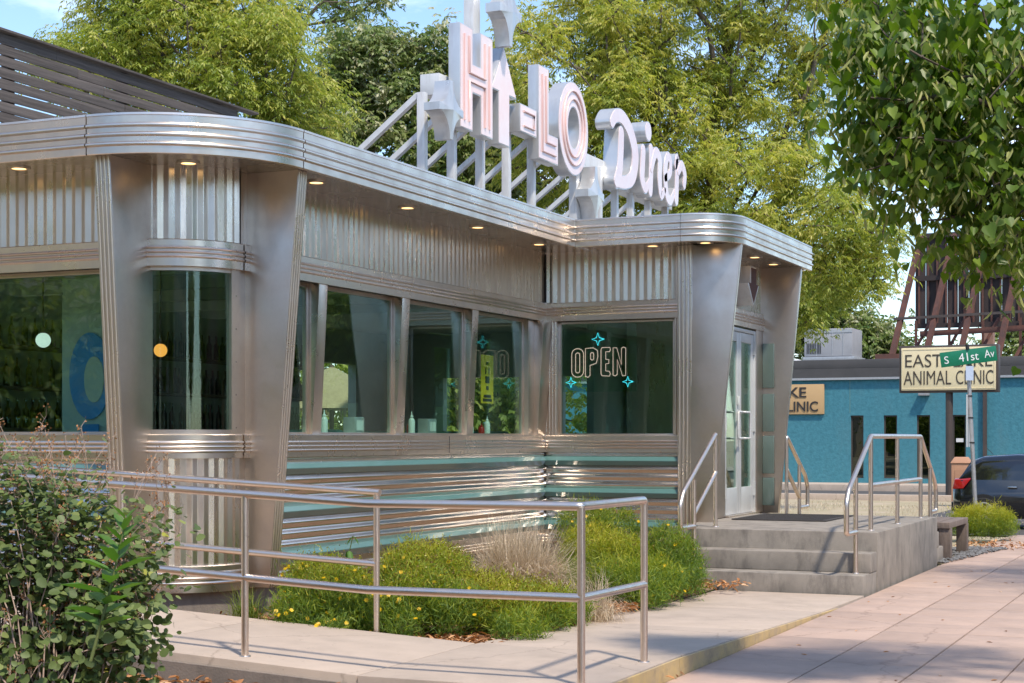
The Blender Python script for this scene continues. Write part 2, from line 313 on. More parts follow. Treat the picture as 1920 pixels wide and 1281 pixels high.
M['shrub_leaf'] = leafmat('shrub_leaf', [(0.0,(0.065,0.105,0.03)),(0.6,(0.145,0.195,0.06)),(0.9,(0.23,0.275,0.095)),(1.0,(0.40,0.39,0.07))], rough=0.5, trans=0.28)
M['milk_leaf'] = leafmat('milk_leaf', [(0.0,(0.07,0.16,0.03)),(1.0,(0.14,0.26,0.05))], rough=0.42, trans=0.35)
M['twig'] = mat('twig', (0.30,0.21,0.165), (0.40,0.30,0.24), scale=20, rough=0.9)
M['stem_green'] = mat('stem_green', (0.12,0.15,0.04), rough=0.7)
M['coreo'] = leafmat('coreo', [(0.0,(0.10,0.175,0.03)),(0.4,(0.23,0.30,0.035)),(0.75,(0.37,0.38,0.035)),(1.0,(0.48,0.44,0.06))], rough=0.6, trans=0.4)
M['coreo_head'] = leafmat('coreo_head', [(0.0,(0.10,0.045,0.012)),(0.5,(0.22,0.16,0.02)),(1.0,(0.36,0.33,0.03))], trans=0.2)
M['petal'] = leafmat('petal', [(0.0,(0.68,0.40,0.008)),(1.0,(0.82,0.62,0.02))], trans=0.3)
M['dry_grass'] = leafmat('dry_grass', [(0.0,(0.34,0.26,0.17)),(0.6,(0.58,0.48,0.35)),(1.0,(0.72,0.63,0.49))], rough=0.7, trans=0.3)
M['green_grass'] = leafmat('green_grass', [(0.0,(0.10,0.16,0.02)),(1.0,(0.26,0.30,0.06))], rough=0.6, trans=0.35)
M['litter'] = leafmat('litter', [(0.0,(0.13,0.06,0.03)),(0.5,(0.40,0.18,0.07)),(0.85,(0.58,0.30,0.13)),(1.0,(0.62,0.45,0.30))], rough=0.75, trans=0.15)

# ------------------------------------------------------------------ the ground, streets and walks
def gz(y):
    t = min(1, max(0, (y - 24) / 8.0)); return -0.42 * (3*t*t - 2*t*t*t)
def sheet(name, mat_, x0, x1, y0, y1, dz, ny=60, parent=None):
    m = MB(); b = 0
    for i in range(ny+1):
        y = y0 + (y1-y0)*i/ny; m.v += [(x0, y, gz(y)+dz), (x1, y, gz(y)+dz)]
    m.f = [(2*i, 2*i+1, 2*i+3, 2*i+2) for i in range(ny)]
    o = m.build(name, mat_, parent, recalc=False)
    if parent is None: tag(o, kind='structure')
    return o
g = MB()
ys = [-400, -60] + list(np.linspace(-20, 60, 81)) + [120, 900]
for y in ys: g.v += [(-500, y, gz(y)-0.03), (500, y, gz(y)-0.03)]
g.f = [(2*i, 2*i+1, 2*i+3, 2*i+2) for i in range(len(ys)-1)]
tag(g.build('ground', M['lawn'], recalc=False), kind='structure')
sheet('street', M['asphalt'], 1.9, 14.0, -60, 400, -0.012, 200)
walk = sheet('sidewalk', M['walk_joint'], -3.05, 1.75, -30, 25.4, -0.022)
kb = MB(); kb.sweep([(1.75, y, 1, 0) for y in np.linspace(-40, 25, 40)], [(0, -0.2), (0, 0.0), (0.15, -0.002), (0.16, -0.2)])
tag(kb.build('kerb', M['conc']), kind='structure')
sheet('far_sidewalk', M['conc'], 14.0, 17.5, -60, 200, 0.05, 100)
# paving slabs, one object each
sl = {}
def slab_mesh(w, d, h=0.03):
    m = MB().box(-w/2, w/2, -d/2, d/2, -h, 0.0)
    o = m.build('paving_slab', M['walk'], bev=0.004); me = o.data; bpy.data.objects.remove(o); return me
xs = [-3.045, -2.385, -1.795, -1.255, -0.66, -0.06, 0.54, 1.14, 1.74]
for i in range(len(xs)-1):
    w = xs[i+1]-xs[i]; me = slab_mesh(w - (0.012 if i != 1 else 0.014), 0.612-0.006)
    ya = 7.2 if i < 4 else 8.4
    n = 0; y = ya
    while y < (25.2 if i < 4 else 13.0):
        o = link('paving_slab', me, walk); yc = y + 0.306
        o.location = (xs[i]+w/2, yc, gz(yc)+random.uniform(-0.0012, 0.0012)); o.rotation_euler = (-math.atan2(gz(y)-gz(y+0.612), 0.612) if yc > 23.6 else 0, 0, random.uniform(-0.0015, 0.0015))
        y += 0.612
# cross street beyond, with its kerbs and far pavement
def flat(name, mat_, x0, x1, y0, y1, z0, z1):
    return tag(MB().box(x0, x1, y0, y1, z0, z1).build(name, mat_, bev=0.01), kind='structure')
sheet('side_street', M['asphalt'], -80, 60, 49.5, 57.6, -0.02+0.0, 4)
flat('near_kerb', M['conc'], -60, -4.5, 49.1, 49.5, -0.6, -0.27)
flat('far_kerb', M['conc'], -60, 40, 57.6, 61.4, -0.6, -0.22)
sheet('parking_lane', M['asphalt'], -6.8, 1.9, 25.4, 49.5, -0.015, 40)

# ------------------------------------------------------------------ ramp with its painted edge, planting bed
ramp = tag(MB().box(-4.40, -3.12, 9.6, 14.3, -0.2, -0.05).build('ramp', M['conc_dark'], loc=(-4.4, 9.5, 0)), kind='structure')
def rz(x, y):
    if x >= -4.46: return 0.112 if y <= 9.4 else max(0.006, 0.112 - (y-9.4)*0.106/4.2)
    return 0.112 + (-4.46 - x)*0.05
def ramp_slab(x0, x1, y0, y1, m_='conc', round_=True):
    e = 0.003; x0 += e; x1 -= e; y0 += e; y1 -= e
    q = [(x0,y0),(x1,y0),(x1,y1),(x0,y1)]
    return MB().hexa([(x, y, -0.25) for x, y in q] + [(x, y, rz(x, y)) for x, y in q]).build('slab', M[m_], ramp, bev=0.008)
for y0, y1 in ((13.0, 14.66), (11.2, 13.0), (9.4, 11.2), (7.86, 9.4)): ramp_slab(-4.44, -3.06, y0, y1)
x = -4.44
while x > -13:
    ramp_slab(x-1.62, x, 7.87, 9.42)
    MB().hexa([(x-1.62,7.845,-.2),(x-.002,7.845,-.2),(x-.002,7.868,-.2),(x-1.62,7.868,-.2),(x-1.62,7.845,rz(x-1.62,8)-.05),(x-.002,7.845,rz(x,8)-.05),(x-.002,7.868,rz(x,8)-.05),(x-1.62,7.868,rz(x-1.62,8)-.05)]).build('ramp_side', M['conc_dark'], ramp); x -= 1.62
MB().box(-4.438, -3.06, 7.845, 7.858, -.2, .062).build('ramp_side', M['conc_dark'], ramp)
for y0, y1 in ((12.1, 13.55), (10.7, 12.1), (9.3, 10.7), (7.87, 9.3)):
    MB().hexa([(-3.056,y0+.004,-.1),(-3.045,y0+.004,-.1),(-3.045,y1,-.1),(-3.056,y1,-.1),(-3.056,y0+.004,rz(-3,y0)-.006),(-3.045,y0+.004,rz(-3,y0)-.008),(-3.045,y1,rz(-3,y1)-.008),(-3.056,y1,rz(-3,y1)-.006)]).build('painted_edge', M['yellow_paint'], ramp)
bed = MB(); nx, ny = 24, 56
for i in range(ny+1):
    for j in range(nx+1):
        x = -7.3 + 2.87*j/nx; y = 9.44 + 7.4*i/ny
        z = 0.045 + 0.05*math.sin(j/nx*3.1)*math.sin(min(1, i/8)*1.57) + random.uniform(-.008, .008)
        bed.v.append((x, y, z if 0 < i and j < nx else 0.02))
bed.f = [(i*(nx+1)+j, i*(nx+1)+j+1, (i+1)*(nx+1)+j+1, (i+1)*(nx+1)+j) for i in range(ny) for j in range(nx)]
tag(bed.build('planting_bed', M['mulch'], recalc=False), kind='structure')
tag(MB().box(-14, -7.3, 9.43, 10.2, -0.1, 0.06).build('soil_strip', M['mulch']), kind='structure')
front = MB(); 
for i in range(17):
    for j in range(31): front.v.append((-14 + 10.8*j/30, 3.5+4.34*i/16, 0.0 + random.uniform(-.01, .02)))
front.f = [(i*31+j, i*31+j+1, (i+1)*31+j+1, (i+1)*31+j) for i in range(16) for j in range(30)]
tag(front.build('front_bed', M['mulch'], recalc=False), kind='structure')

# ------------------------------------------------------------------ the diner
diner = thing('diner', (-7.5, 10.5, 0), 'silver stainless steel diner with rounded corner and turquoise stripes', 'diner')
WL, WF = -6.95, 9.95          # street wall plane x, front wall plane y
CX, CY, CR = -7.5, 10.5, 0.55
EYF, EXF = 16.5, -5.2         # vestibule front plane y, door wall plane x
ZS, ZH0, ZH1, ZC0, ZC1 = 1.45, 2.70, 2.90, 3.44, 3.73
def arc(cx, cy, r, a0, a1, n=28):
    return [(cx + r*math.cos(R(a0+(a1-a0)*i/n)), cy + r*math.sin(R(a0+(a1-a0)*i/n)), math.cos(R(a0+(a1-a0)*i/n)), math.sin(R(a0+(a1-a0)*i/n))) for i in range(n+1)]
P_left = [(-13.5, WF, 0, -1), (CX-0.02, WF, 0, -1)]
P_arc = arc(CX, CY, CR, -90, 0)
P_long = [(WL, CY+0.02, 1, 0), (WL, EYF-0.002, 1, 0)]
P_long2 = [(WL, CY+0.12, 1, 0), (WL, EYF-0.002, 1, 0)]
P_ent = [(WL+0.002, EYF, 0, -1), (EXF-0.02, EYF, 0, -1)]
P_door = [(EXF, EYF, 1, 0), (EXF, 19.4, 1, 0)]
def band_prof(z0, z1, base, ribs, rw, rh, back=-0.04, top_slope=0.006):
    """flat band with raised half-round ribs; ribs as fractions of height"""
    h = z1-z0; pr = [(back, z0), (base, z0)]
    for f in ribs:
        zc = z0+h*f; pr += [(base, zc-rw), (base+rh*0.75, zc-rw*0.62), (base+rh, zc), (base+rh*0.75, zc+rw*0.62), (base, zc+rw)]
    return pr + [(base, z1-top_slope), (base-top_slope, z1), (back, z1)]
def swp(name, path, prof, m_, smooth=30, parent=None): return MB().sweep(path, prof, closed=True).build(name, M[m_], parent or diner, smooth=smooth)
hdr = band_prof(ZH0, ZH1, 0.035, (0.36, 0.52, 0.68), 0.0125, 0.013)
sil = band_prof(1.27, ZS, 0.03, (0.30, 0.48, 0.66), 0.0125, 0.013)
for P in (P_left, P_arc, P_long, P_ent): swp('header_band', P, hdr, 'steel_band'); swp('sill_band', P, sil, 'steel_band')
swp('header_band', [(EXF, EYF+0.1, 1, 0), (EXF, 19.3, 1, 0)], band_prof(ZH0, ZH1, 0.03, (0.36, 0.52, 0.68), 0.0125, 0.013), 'steel_band')
# corrugated panels
def corr(name, path, z0, z1, period=0.09, depth=0.016, off=0.0, m_='steel_panel', prof=((0,0),(0.47,0.0),(0.55,1),(0.93,1))):
    seg = []; tot = 0
    for a, b in zip(path[:-1], path[1:]):
        l_ = math.hypot(b[0]-a[0], b[1]-a[1]); seg.append((tot, l_, a, b)); tot += l_
    def ev(s_):
        for t0, l_, a, b in seg:
            if s_ <= t0+l_+1e-9:
                t = (s_-t0)/l_ if l_ else 0; return [a[k]+(b[k]-a[k])*t for k in range(4)]
        return list(path[-1])
    n = round(tot/period); pr = tot/n; pts = []
    for i in range(n):
        for f, d in prof: pts.append(((i+f)*pr, d*depth))
    pts.append((tot, 0)); m = MB()
    for s_, d in pts:
        x, y, nx_, ny_ = ev(s_); q = math.hypot(nx_, ny_); nx_, ny_ = nx_/q, ny_/q
        m.v += [(x+nx_*(off-d), y+ny_*(off-d), z0), (x+nx_*(off-d), y+ny_*(off-d), z1)]
    m.f = [(2*i, 2*i+2, 2*i+3, 2*i+1) for i in range(len(pts)-1)]
    return m.build(name, M[m_], diner, recalc=False)
PROF = ((0, 0), (0.06, 0), (0.50, 1), (0.56, 1))
for P in (P_left, P_arc): corr('corrugated_panel', P, ZH1, ZC0+0.03, period=0.09, depth=0.020, prof=PROF)
corr('corrugated_panel', P_long, ZH1, ZC0+0.03, period=0.09, depth=0.005, prof=PROF)
corr('corrugated_panel', P_ent, ZH1, ZC0+0.03, period=0.09, depth=0.020, prof=PROF)
corr('corrugated_panel', [(EXF-0.01, EYF+0.05, 1, 0), (EXF-0.01, 19.3, 1, 0)], ZH1, ZC0+0.03, period=0.06, depth=0.005)
corr('corrugated_panel', P_arc, 0.47, 1.27, period=0.09, depth=0.012, prof=PROF)
swp('base_band', P_arc, band_prof(0.27, 0.47, 0.03, (0.36, 0.54, 0.72), 0.0125, 0.013), 'steel_band')
# lower wall: fluted steel with three turquoise bars
def fluting(z0, z1):
    pr = []; n = 3; h = (z1-z0)/n
    for i in range(n):
        for k in range(9):
            t = k/9; pr.append((0.004 + 0.020*(math.sin(t*math.pi)**2), z0+h*(i+t)))
    return [(-0.03, z0)] + pr + [(0.004, z1), (-0.03, z1)]
def teal_prof(z0, z1): 
    h = z1-z0; return [(-0.02, z0), (0.020, z0), (0.024, z0+h*0.06), (0.050, z0+h*0.50), (0.050, z0+h*0.56), (0.034, z1-h*0.06), (0.022, z1), (-0.02, z1)]
ZT = ((1.13, 1.222), (0.785, 0.880), (0.428, 0.525))
for P, cut in ((P_left, 0), (P_long2, 0.10), (P_ent, 0)):
    P2 = [P[0], (P[1][0], P[1][1]-cut, P[1][2], P[1][3])] if cut else P
    tops = [1.27] + [t[0] for t in ZT]; bots = [t[1] for t in ZT]
    for z1, z0 in zip(tops[:3], bots): 
        if z1 - z0 > 0.1: swp('steel_fluting', P, fluting(z0, z1), 'steel_flute')
        else: swp('steel_fluting', P, [(-0.03, z0), (0.002, z0), (0.008, (z0+z1)/2), (0.002, z1), (-0.03, z1)], 'steel_flute')
    for z0, z1 in ZT: swp('turquoise_bar', P2, teal_prof(z0, z1), 'teal', smooth=12)
    swp('base_band', P, band_prof(0.27, 0.428, 0.022, (0.2, 0.38, 0.56), 0.0125, 0.013), 'steel_band')
for P in (P_left, P_arc, P_long, P_ent):
    swp('foundation', P, [(-0.25, -0.1), (-0.03, -0.1), (-0.03, 0.27), (-0.25, 0.27)], 'conc_dark')
swp('foundation', P_door, [(-0.25, -0.1), (-0.02, -0.1), (-0.02, 0.535), (-0.25, 0.535)], 'conc_dark')
# vertical seams of the panels
for y_ in (14.02,): MB().box(WL+0.048, WL+0.052, y_, y_+0.006, 1.28, 1.44).build('seam', M['dark_gap'], diner)
MB().box(WL-0.01, WL+0.012, EYF-0.022, EYF-0.004, 0.3, 1.44).build('seam', M['dark_gap'], diner)
MB().box(WL+0.003, WL+0.02, EYF-0.012, EYF-0.002, 2.91, 3.44).build('seam', M['dark_gap'], diner)
# overhanging fascia, soffit, roof
OV = 0.56
fas = [(0.0, ZC0), (OV, ZC0), (OV+0.004, ZC0+0.004)]
for f in (0.24, 0.47, 0.70):
    zc = ZC0+0.29*f; fas += [(OV+0.004, zc-0.016), (OV+0.020, zc-0.008), (OV+0.022, zc+0.002), (OV+0.018, zc+0.010), (OV+0.004, zc+0.018)]
fas += [(OV+0.004, ZC1-0.02), (OV+0.010, ZC1-0.016), (OV+0.008, ZC1), (OV-0.05, ZC1+0.004), (0.0, ZC1-0.02)]
fas_face = [(OV-0.03, ZC0+0.0)] + fas[1:-1] + [(OV-0.06, ZC1-0.03)]
P_corner_l = arc(CX, CY, CR, -90, 0, 40)
for P in ([(-13.5, WF, 0, -1), (CX-0.012, WF, 0, -1)], P_corner_l, [(WL, CY+0.012, 1, 0), (WL, EYF-0.53, 1, 0)]): swp('fascia', P, fas_face, 'steel_band', smooth=40)
VC = (EXF-0.02, EYF+0.02)      # vestibule corner centre
def off_path(P, o_): return [(x+nx_*o_, y+ny_*o_, nx_, ny_) for x, y, nx_, ny_ in P]
V_front = [(WL+OV+0.004, EYF, 0, -1), (VC[0]-0.004, EYF, 0, -1)]
V_arc = arc(VC[0], VC[1], 0.02, -90, 0, 40); V_side = [(EXF, VC[1]+0.004, 1, 0), (EXF, 19.42, 1, 0)]
OVV = -0.05                     # the vestibule's fascia is a little shallower
fv = [(o_+OVV, z) for o_, z in fas_face]
for P in (V_front, V_arc, V_side): swp('fascia', P, fv, 'steel_band', smooth=40)
soff = [(-0.3, ZC0+0.012), (-0.3, ZC0+0.02), (OV-0.028, ZC0+0.02), (OV-0.028, ZC0+0.012)]
for P in ([(-13.5, WF, 0, -1), (CX, WF, 0, -1)] + P_corner_l + [(WL, CY, 1, 0), (WL, EYF+0.2, 1, 0)],): swp('soffit', P, soff, 'soffit')
swp('soffit', [(WL+OV, EYF, 0, -1), (VC[0], EYF, 0, -1)] + V_arc + [(EXF, VC[1], 1, 0), (EXF, 19.4, 1, 0)], [(o_+OVV+0.0, z+0.002) for o_, z in soff], 'soffit')
MB().box(-13.5, WL-0.02, WF+0.1, 25, ZC0+0.03, ZC1-0.05).build('roof', M['roof_membrane'], diner)
MB().box(WL-0.02, EXF-0.05, EYF+0.05, 19.35, ZC0+0.03, ZC1-0.06).build('roof', M['roof_membrane'], diner)
MB().box(WL+0.02, EXF+0.44, 19.30, 19.40, ZC0, ZC1-0.02).build('fascia', M['steel_band'], diner)
# fins: wide at the top, narrow at the foot, ribbed on the outer edge
def fin(base, nrm, tng, thick, top, bot, z0=0.28, z1=ZC0+0.012, back=-0.05, ribs=4, m_='steel_fin'):
    b = Vector((base[0], base[1], 0)); n_ = Vector((*nrm, 0)); t_ = Vector((*tng, 0)); m = MB()
    def ring(z, o_): return [b+n_*back+Vector((0,0,z)), b+n_*back+t_*thick+Vector((0,0,z)), b+n_*o_+t_*thick+Vector((0,0,z)), b+n_*o_+Vector((0,0,z))]
    m.hexa(ring(z0, bot)+ring(z1, top)); o = m.build('fin', M[m_], diner, bev=0.003)
    if ribs:
        e = MB()
        for k in range(ribs):
            u0 = thick*(k+0.18)/ribs; u1 = thick*(k+0.82)/ribs; um = (u0+u1)/2
            pts = []
            for z, o_ in ((z0, bot), (z1-0.004, top)):
                for u, h in ((u0, -0.004), (u0+(um-u0)*0.3, 0.008), (um, 0.0105), (u1-(u1-um)*0.3, 0.008), (u1, -0.004)): pts.append(b+n_*(o_+h)+t_*u+Vector((0,0,z)))
            bb = len(e.v); e.v += [tuple(p) for p in pts]; e.f += [(bb+i, bb+i+1, bb+i+6, bb+i+5) for i in range(4)]
        e.build('rib', M['steel_band'], o, smooth=80)
    return o
fin((-7.52, WF), (0,-1), (1,0), 0.14, 0.46, 0.23)
fin((WL, 10.60), (1,0), (0,1), 0.13, 0.46, 0.20)
fin((-10.6, WF), (0,-1), (1,0), 0.14, 0.46, 0.23)
fin((EXF-0.20, EYF), (0,-1), (1,0), 0.17, 0.10, 0.06, ribs=4)
fin((EXF, EYF-0.09), (1,0), (0,1), 0.06, 0.50, 0.15, ribs=0)
fin((EXF, 19.02), (1,0), (0,1), 0.08, 0.48, 0.20, ribs=0, z0=0.53)
MB().box(EXF-0.035, EXF+0.012, EYF-0.083, EYF+0.0, 0.28, 3.45).build('corner_trim', M['steel_fin'], diner)
# street-side windows
GX = WL-0.10
def window(m, frame_m, pane_pts, m_='steel_fin', g='glass'):
    w = m.build('window', M[frame_m], diner, bev=0.002); p = MB(); p.hexa(pane_pts).build('pane', M[g], w, recalc=True); return w
wins = [(10.74, 11.64), (11.79, 13.11), (13.27, 14.60), (14.75, 16.09)]
for y0, y1 in wins:
    f = MB(); t = 0.028
    f.box(GX-0.02, GX+0.02, y0, y0+t, ZS, ZH0); f.box(GX-0.02, GX+0.02, y1-t, y1, ZS, ZH0)
    f.box(GX-0.02, GX+0.02, y0+t, y1-t, ZS, ZS+0.02); f.box(GX-0.02, GX+0.02, y0+t, y1-t, ZH0-t, ZH0)
    q = [(GX-0.004, y0+t), (GX+0.004, y0+t), (GX+0.004, y1-t), (GX-0.004, y1-t)]
    window(f, 'steel_fin', [(x, y, ZS+0.02) for x, y in q]+[(x, y, ZH0-t) for x, y in q])
for y0, y1 in ((11.64, 11.79), (13.11, 13.27), (14.60, 14.75)):
    o = MB().box(GX-0.03, GX+0.035, y0, y1, ZS, ZH0).build('mullion', M['steel_fin'], diner, bev=0.003)
    ft = MB(); ya, yb = y0+0.006, y1-0.004
    ft.hexa([(GX, ya, ZS), (GX+0.055, ya, ZS), (GX+0.055, yb, ZS), (GX, yb, ZS), (GX, ya, ZH0), (GX+0.122, ya, ZH0), (GX+0.122, yb, ZH0), (GX, yb, ZH0)]); ft.build('fin', M['steel_band'], diner, bev=0.003)
MB().box(GX-0.03, WL-0.02, 16.09, EYF+0.0, ZS, ZH0).build('mullion', M['steel_fin'], diner, bev=0.003)
MB().hexa([(WL-0.03,16.24,ZS),(WL+0.02,16.24,ZS),(WL+0.02,EYF-0.01,ZS),(WL-0.03,EYF-0.01,ZS),(WL-0.03,16.26,ZH0),(WL+0.09,16.26,ZH0),(WL+0.09,EYF-0.01,ZH0),(WL-0.03,EYF-0.01,ZH0)]).build('fin', M['steel_fin'], diner, bev=0.003)
MB().box(GX-0.05, WL, 10.74, EYF, ZH0, ZH0+0.012).build('window_head', M['soffit'], diner)
MB().box(GX-0.05, WL+0.02, 10.74, EYF, ZS-0.02, ZS-0.003+0.006).build('window_sill', M['steel_band'], diner, bev=0.002)
MB().box(WL-0.06, WL-0.015, 10.49, 10.76, 0.27, ZC0+0.02).build('corner_trim', M['steel_fin'], diner)
MB().box(-7.62, -7.49, WF+0.015, WF+0.06, 0.27, ZC0+0.02).build('corner_trim', M['steel_fin'], diner)
# curved corner window
aw0, aw1 = -84, -8
def arcbox(a0, a1, r0, r1, z0, z1, n=16):
    m = MB(); m.sweep(arc(CX, CY, 0, a0, a1, n), [(r0, z0), (r1, z0), (r1, z1), (r0, z1)], closed=True); return m
cw = MB(); 
for a0, a1 in ((-90, -80), (-10, 0)): s_ = arcbox(a0, a1, 0.50, 0.552, ZS, ZH0, 4); cw.add(s_.v, s_.f)
for z0, z1 in ((ZS, ZS+0.035), (ZH0-0.03, ZH0)): s_ = arcbox(-80, -10, 0.50, 0.545, z0, z1); cw.add(s_.v, s_.f)
cwo = cw.build('window', M['steel_fin'], diner, smooth=30)
arcbox(-80, -10, 0.518, 0.524, ZS+0.035, ZH0-0.03, 30).build('pane', M['glass'], cwo, smooth=40)
rv = MB()
for a_ in (-86, -5):
    for z in (1.5, 1.75, 2.0, 2.25, 2.5): 
        c_ = Vector((CX+0.554*math.cos(R(a_)), CY+0.554*math.sin(R(a_)), z)); rv.tube([c_-Vector((0,0,0.005)), c_+Vector((0,0,0.005))], 0.005, 6)
rv.build('rivet', M['chrome'], cwo)
# front windows beside the ramp
for x0, x1 in ((-10.44, -7.54), (-13.5, -10.62)):
    f = MB(); y_ = WF+0.10; t = 0.03
    f.box(x0, x0+t, y_-0.02, y_+0.02, ZS, ZH0); f.box(x1-t, x1, y_-0.02, y_+0.02, ZS, ZH0); f.box(x0+t, x1-t, y_-0.02, y_+0.02, ZS, ZS+0.02); f.box(x0+t, x1-t, y_-0.02, y_+0.02, ZH0-t, ZH0)
    q = [(x0+t, y_-0.004), (x1-t, y_-0.004), (x1-t, y_+0.004), (x0+t, y_+0.004)]
    window(f, 'steel_fin', [(x, y, ZS+0.02) for x, y in q]+[(x, y, ZH0-t) for x, y in q])
MB().box(-13.5, CX+0.02, WF-0.0, WF+0.15, ZH0, ZH0+0.012).build('window_head', M['soffit'], diner)
MB().box(-13.5, CX+0.02, WF-0.02, WF+0.15, ZS-0.017, ZS+0.003).build('window_sill', M['steel_band'], diner, bev=0.002)
# vestibule front window with its jambs
f = MB(); y_ = EYF+0.06; x0, x1 = -6.80, -5.46
f.box(x0, x0+0.03, y_-0.02, y_+0.02, ZS, ZH0); f.box(x1-0.03, x1, y_-0.02, y_+0.02, ZS, ZH0); f.box(x0+.03, x1-.03, y_-0.02, y_+0.02, ZS, ZS+0.02); f.box(x0+.03, x1-.03, y_-0.02, y_+0.02, ZH0-0.03, ZH0)
q = [(x0+.03, y_-0.004), (x1-.03, y_-0.004), (x1-.03, y_+0.004), (x0+.03, y_+0.004)]
window(f, 'steel_fin', [(x, y, ZS+0.02) for x, y in q]+[(x, y, ZH0-0.03) for x, y in q])
for xa, xb in ((WL+0.004, -6.80), (-5.46, -5.38)):
    jm = MB().box(xa, xb, EYF-0.01, EYF+0.09, ZS, ZH0).build('window_jamb', M['steel_fin'], diner, bev=0.003)
    rb = MB(); n_ = 4 if xb-xa > 0.1 else 2
    for k in range(n_): xk = xa+(xb-xa)*(k+0.5)/n_; rb.tube([(xk, EYF-0.012, ZS), (xk, EYF-0.012, ZH0)], 0.012, 8)
    rb.build('rib', M['steel_band'], jm, smooth=60)
MB().box(WL+.004, -5.38, EYF-0.0, EYF+0.10, ZH0, ZH0+0.012).build('window_head', M['soffit'], diner)
MB().box(WL+.004, -5.38, EYF-0.02, EYF+0.10, ZS-0.017, ZS+0.003).build('window_sill', M['steel_band'], diner, bev=0.002)
# doors
DZ = 0.545
MB().box(EXF-0.06, EXF+0.02, EYF, 17.44, DZ, ZH0).build('door_jamb', M['steel_fin'], diner, bev=0.003)
MB().box(EXF-0.06, EXF+0.02, 18.72, 19.02, DZ, ZH0).build('door_jamb', M['steel_fin'], diner, bev=0.003)
fr = MB(); fr.box(EXF-0.06, EXF+0.01, 17.44, 17.48, DZ, ZH0-0.02); fr.box(EXF-0.06, EXF+0.01, 18.68, 18.72, DZ, ZH0-0.02); fr.box(EXF-0.06, EXF+0.01, 17.48, 18.68, ZH0-0.06, ZH0-0.02)
fr.build('door_frame', M['alu'], diner, bev=0.003)
MB().box(EXF-0.07, EXF+0.06, 17.44, 18.72, DZ-0.02, DZ+0.012).build('threshold', M['steel_band'], diner)
for y0, y1, hs in ((17.485, 18.076, 1), (18.084, 18.675, -1)):
    d = MB(); xa, xb = EXF-0.045, EXF-0.005; z0, z1 = DZ+0.015, ZH0-0.065; st = 0.085; rb = 0.30
    d.box(xa, xb, y0, y0+st, z0, z1); d.box(xa, xb, y1-st, y1, z0, z1); d.box(xa, xb, y0+st, y1-st, z0, z0+rb); d.box(xa, xb, y0+st, y1-st, z1-0.11, z1)
    do = d.build('door', M['alu'], diner, bev=0.003)
    MB().box(EXF-0.03, EXF-0.022, y0+st, y1-st, z0+rb, z1-0.11).build('pane', M['glass'], do)
    yh = y1-0.045 if hs > 0 else y0+0.045; z_ = 1.42; yo = yh - hs*0.19
    MB().tube([(EXF, yh, z_), (EXF+0.05, yh, z_), (EXF+0.05, yh, z_), (EXF+0.055, yh-hs*0.02, z_), (EXF+0.055, yo, z_), (EXF+0.055, yo, z_+0.02), (EXF+0.055, yo, z_+0.28), (EXF+0.055, yo+hs*.02, z_+0.30), (EXF+0.055, yh-hs*.02, z_+0.30), (EXF+0.05, yh, z_+0.30), (EXF, yh, z_+0.30)], 0.013, 10).build('handle', M['sign_white'], do, smooth=60)
    hg = MB()
    for z in (0.75, 1.5, 2.4): hg.box(EXF-0.005, EXF+0.02, (y0-0.012 if hs > 0 else y1-0.014), (y0+0.014 if hs > 0 else y1+0.012), z, z+0.16)
    hg.build('hinge', M['alu'], do)
MB().box(EXF-0.004, EXF+0.02, 17.99, 18.03, 1.80, 1.90).build('lock', M['white_plastic'], diner, bev=0.004)
for k, (z0, z1) in enumerate(((0.62, 0.95), (1.00, 1.45), (1.50, 1.95), (2.02, 2.55))):
    MB().box(EXF+0.021, EXF+0.16-k*0.0, 18.985, 19.017, z0, z1).build('aqua_block', M['aqua_gloss'], diner, bev=0.006)  # opaque aqua-green boxes set on the near face of the far fin
# downlights
def downlight(x, y):
    o = MB().lathe((x, y, ZC0+0.0), [(0.055, 0.0), (0.085, 0.0), (0.088, 0.014), (0.055, 0.016), (0.055, 0.0)], 20, cap=False).build('downlight', M['lamp_trim'], diner, smooth=50)
    MB().lathe((x, y, ZC0+0.0), [(0.002, 0.004), (0.054, 0.004), (0.054, 0.012), (0.002, 0.012)], 20).build('bulb', M['bulb'], o)
for x, y in ((-8.35, 9.66), (-10.0, 9.66), (-7.05, 9.98), (-6.66, 11.15), (-6.66, 12.7), (-6.66, 14.15), (-6.66, 15.65), (-5.62, 16.26), (-5.03, 16.22), (-4.93, 16.95), (-4.93, 17.75), (-4.93, 18.55)): downlight(x, y)
# arrow lamp box over the doors
ar = MB(); A = [(0.0, 0.0), (0.23, 0.24), (0.12, 0.24), (0.12, 0.44), (-0.12, 0.44), (-0.12, 0.24), (-0.23, 0.24)]
ar.prism(A, lambda u, v, t: (EXF+t, 17.95+u, 2.92+v), 0.0, 0.20)
aro = thing('arrow_sign', (EXF, 17.95, 2.92), 'small white arrow box pointing down above the glass doors', 'sign')
ar.build('box', M['sign_white'], aro, bev=0.004)
MB().prism([(u*0.82, 0.035+v*0.88) for u, v in A], lambda u, v, t: (EXF+t, 17.95+u, 2.92+v), 0.200, 0.205).build('face', M['rust'], aro)

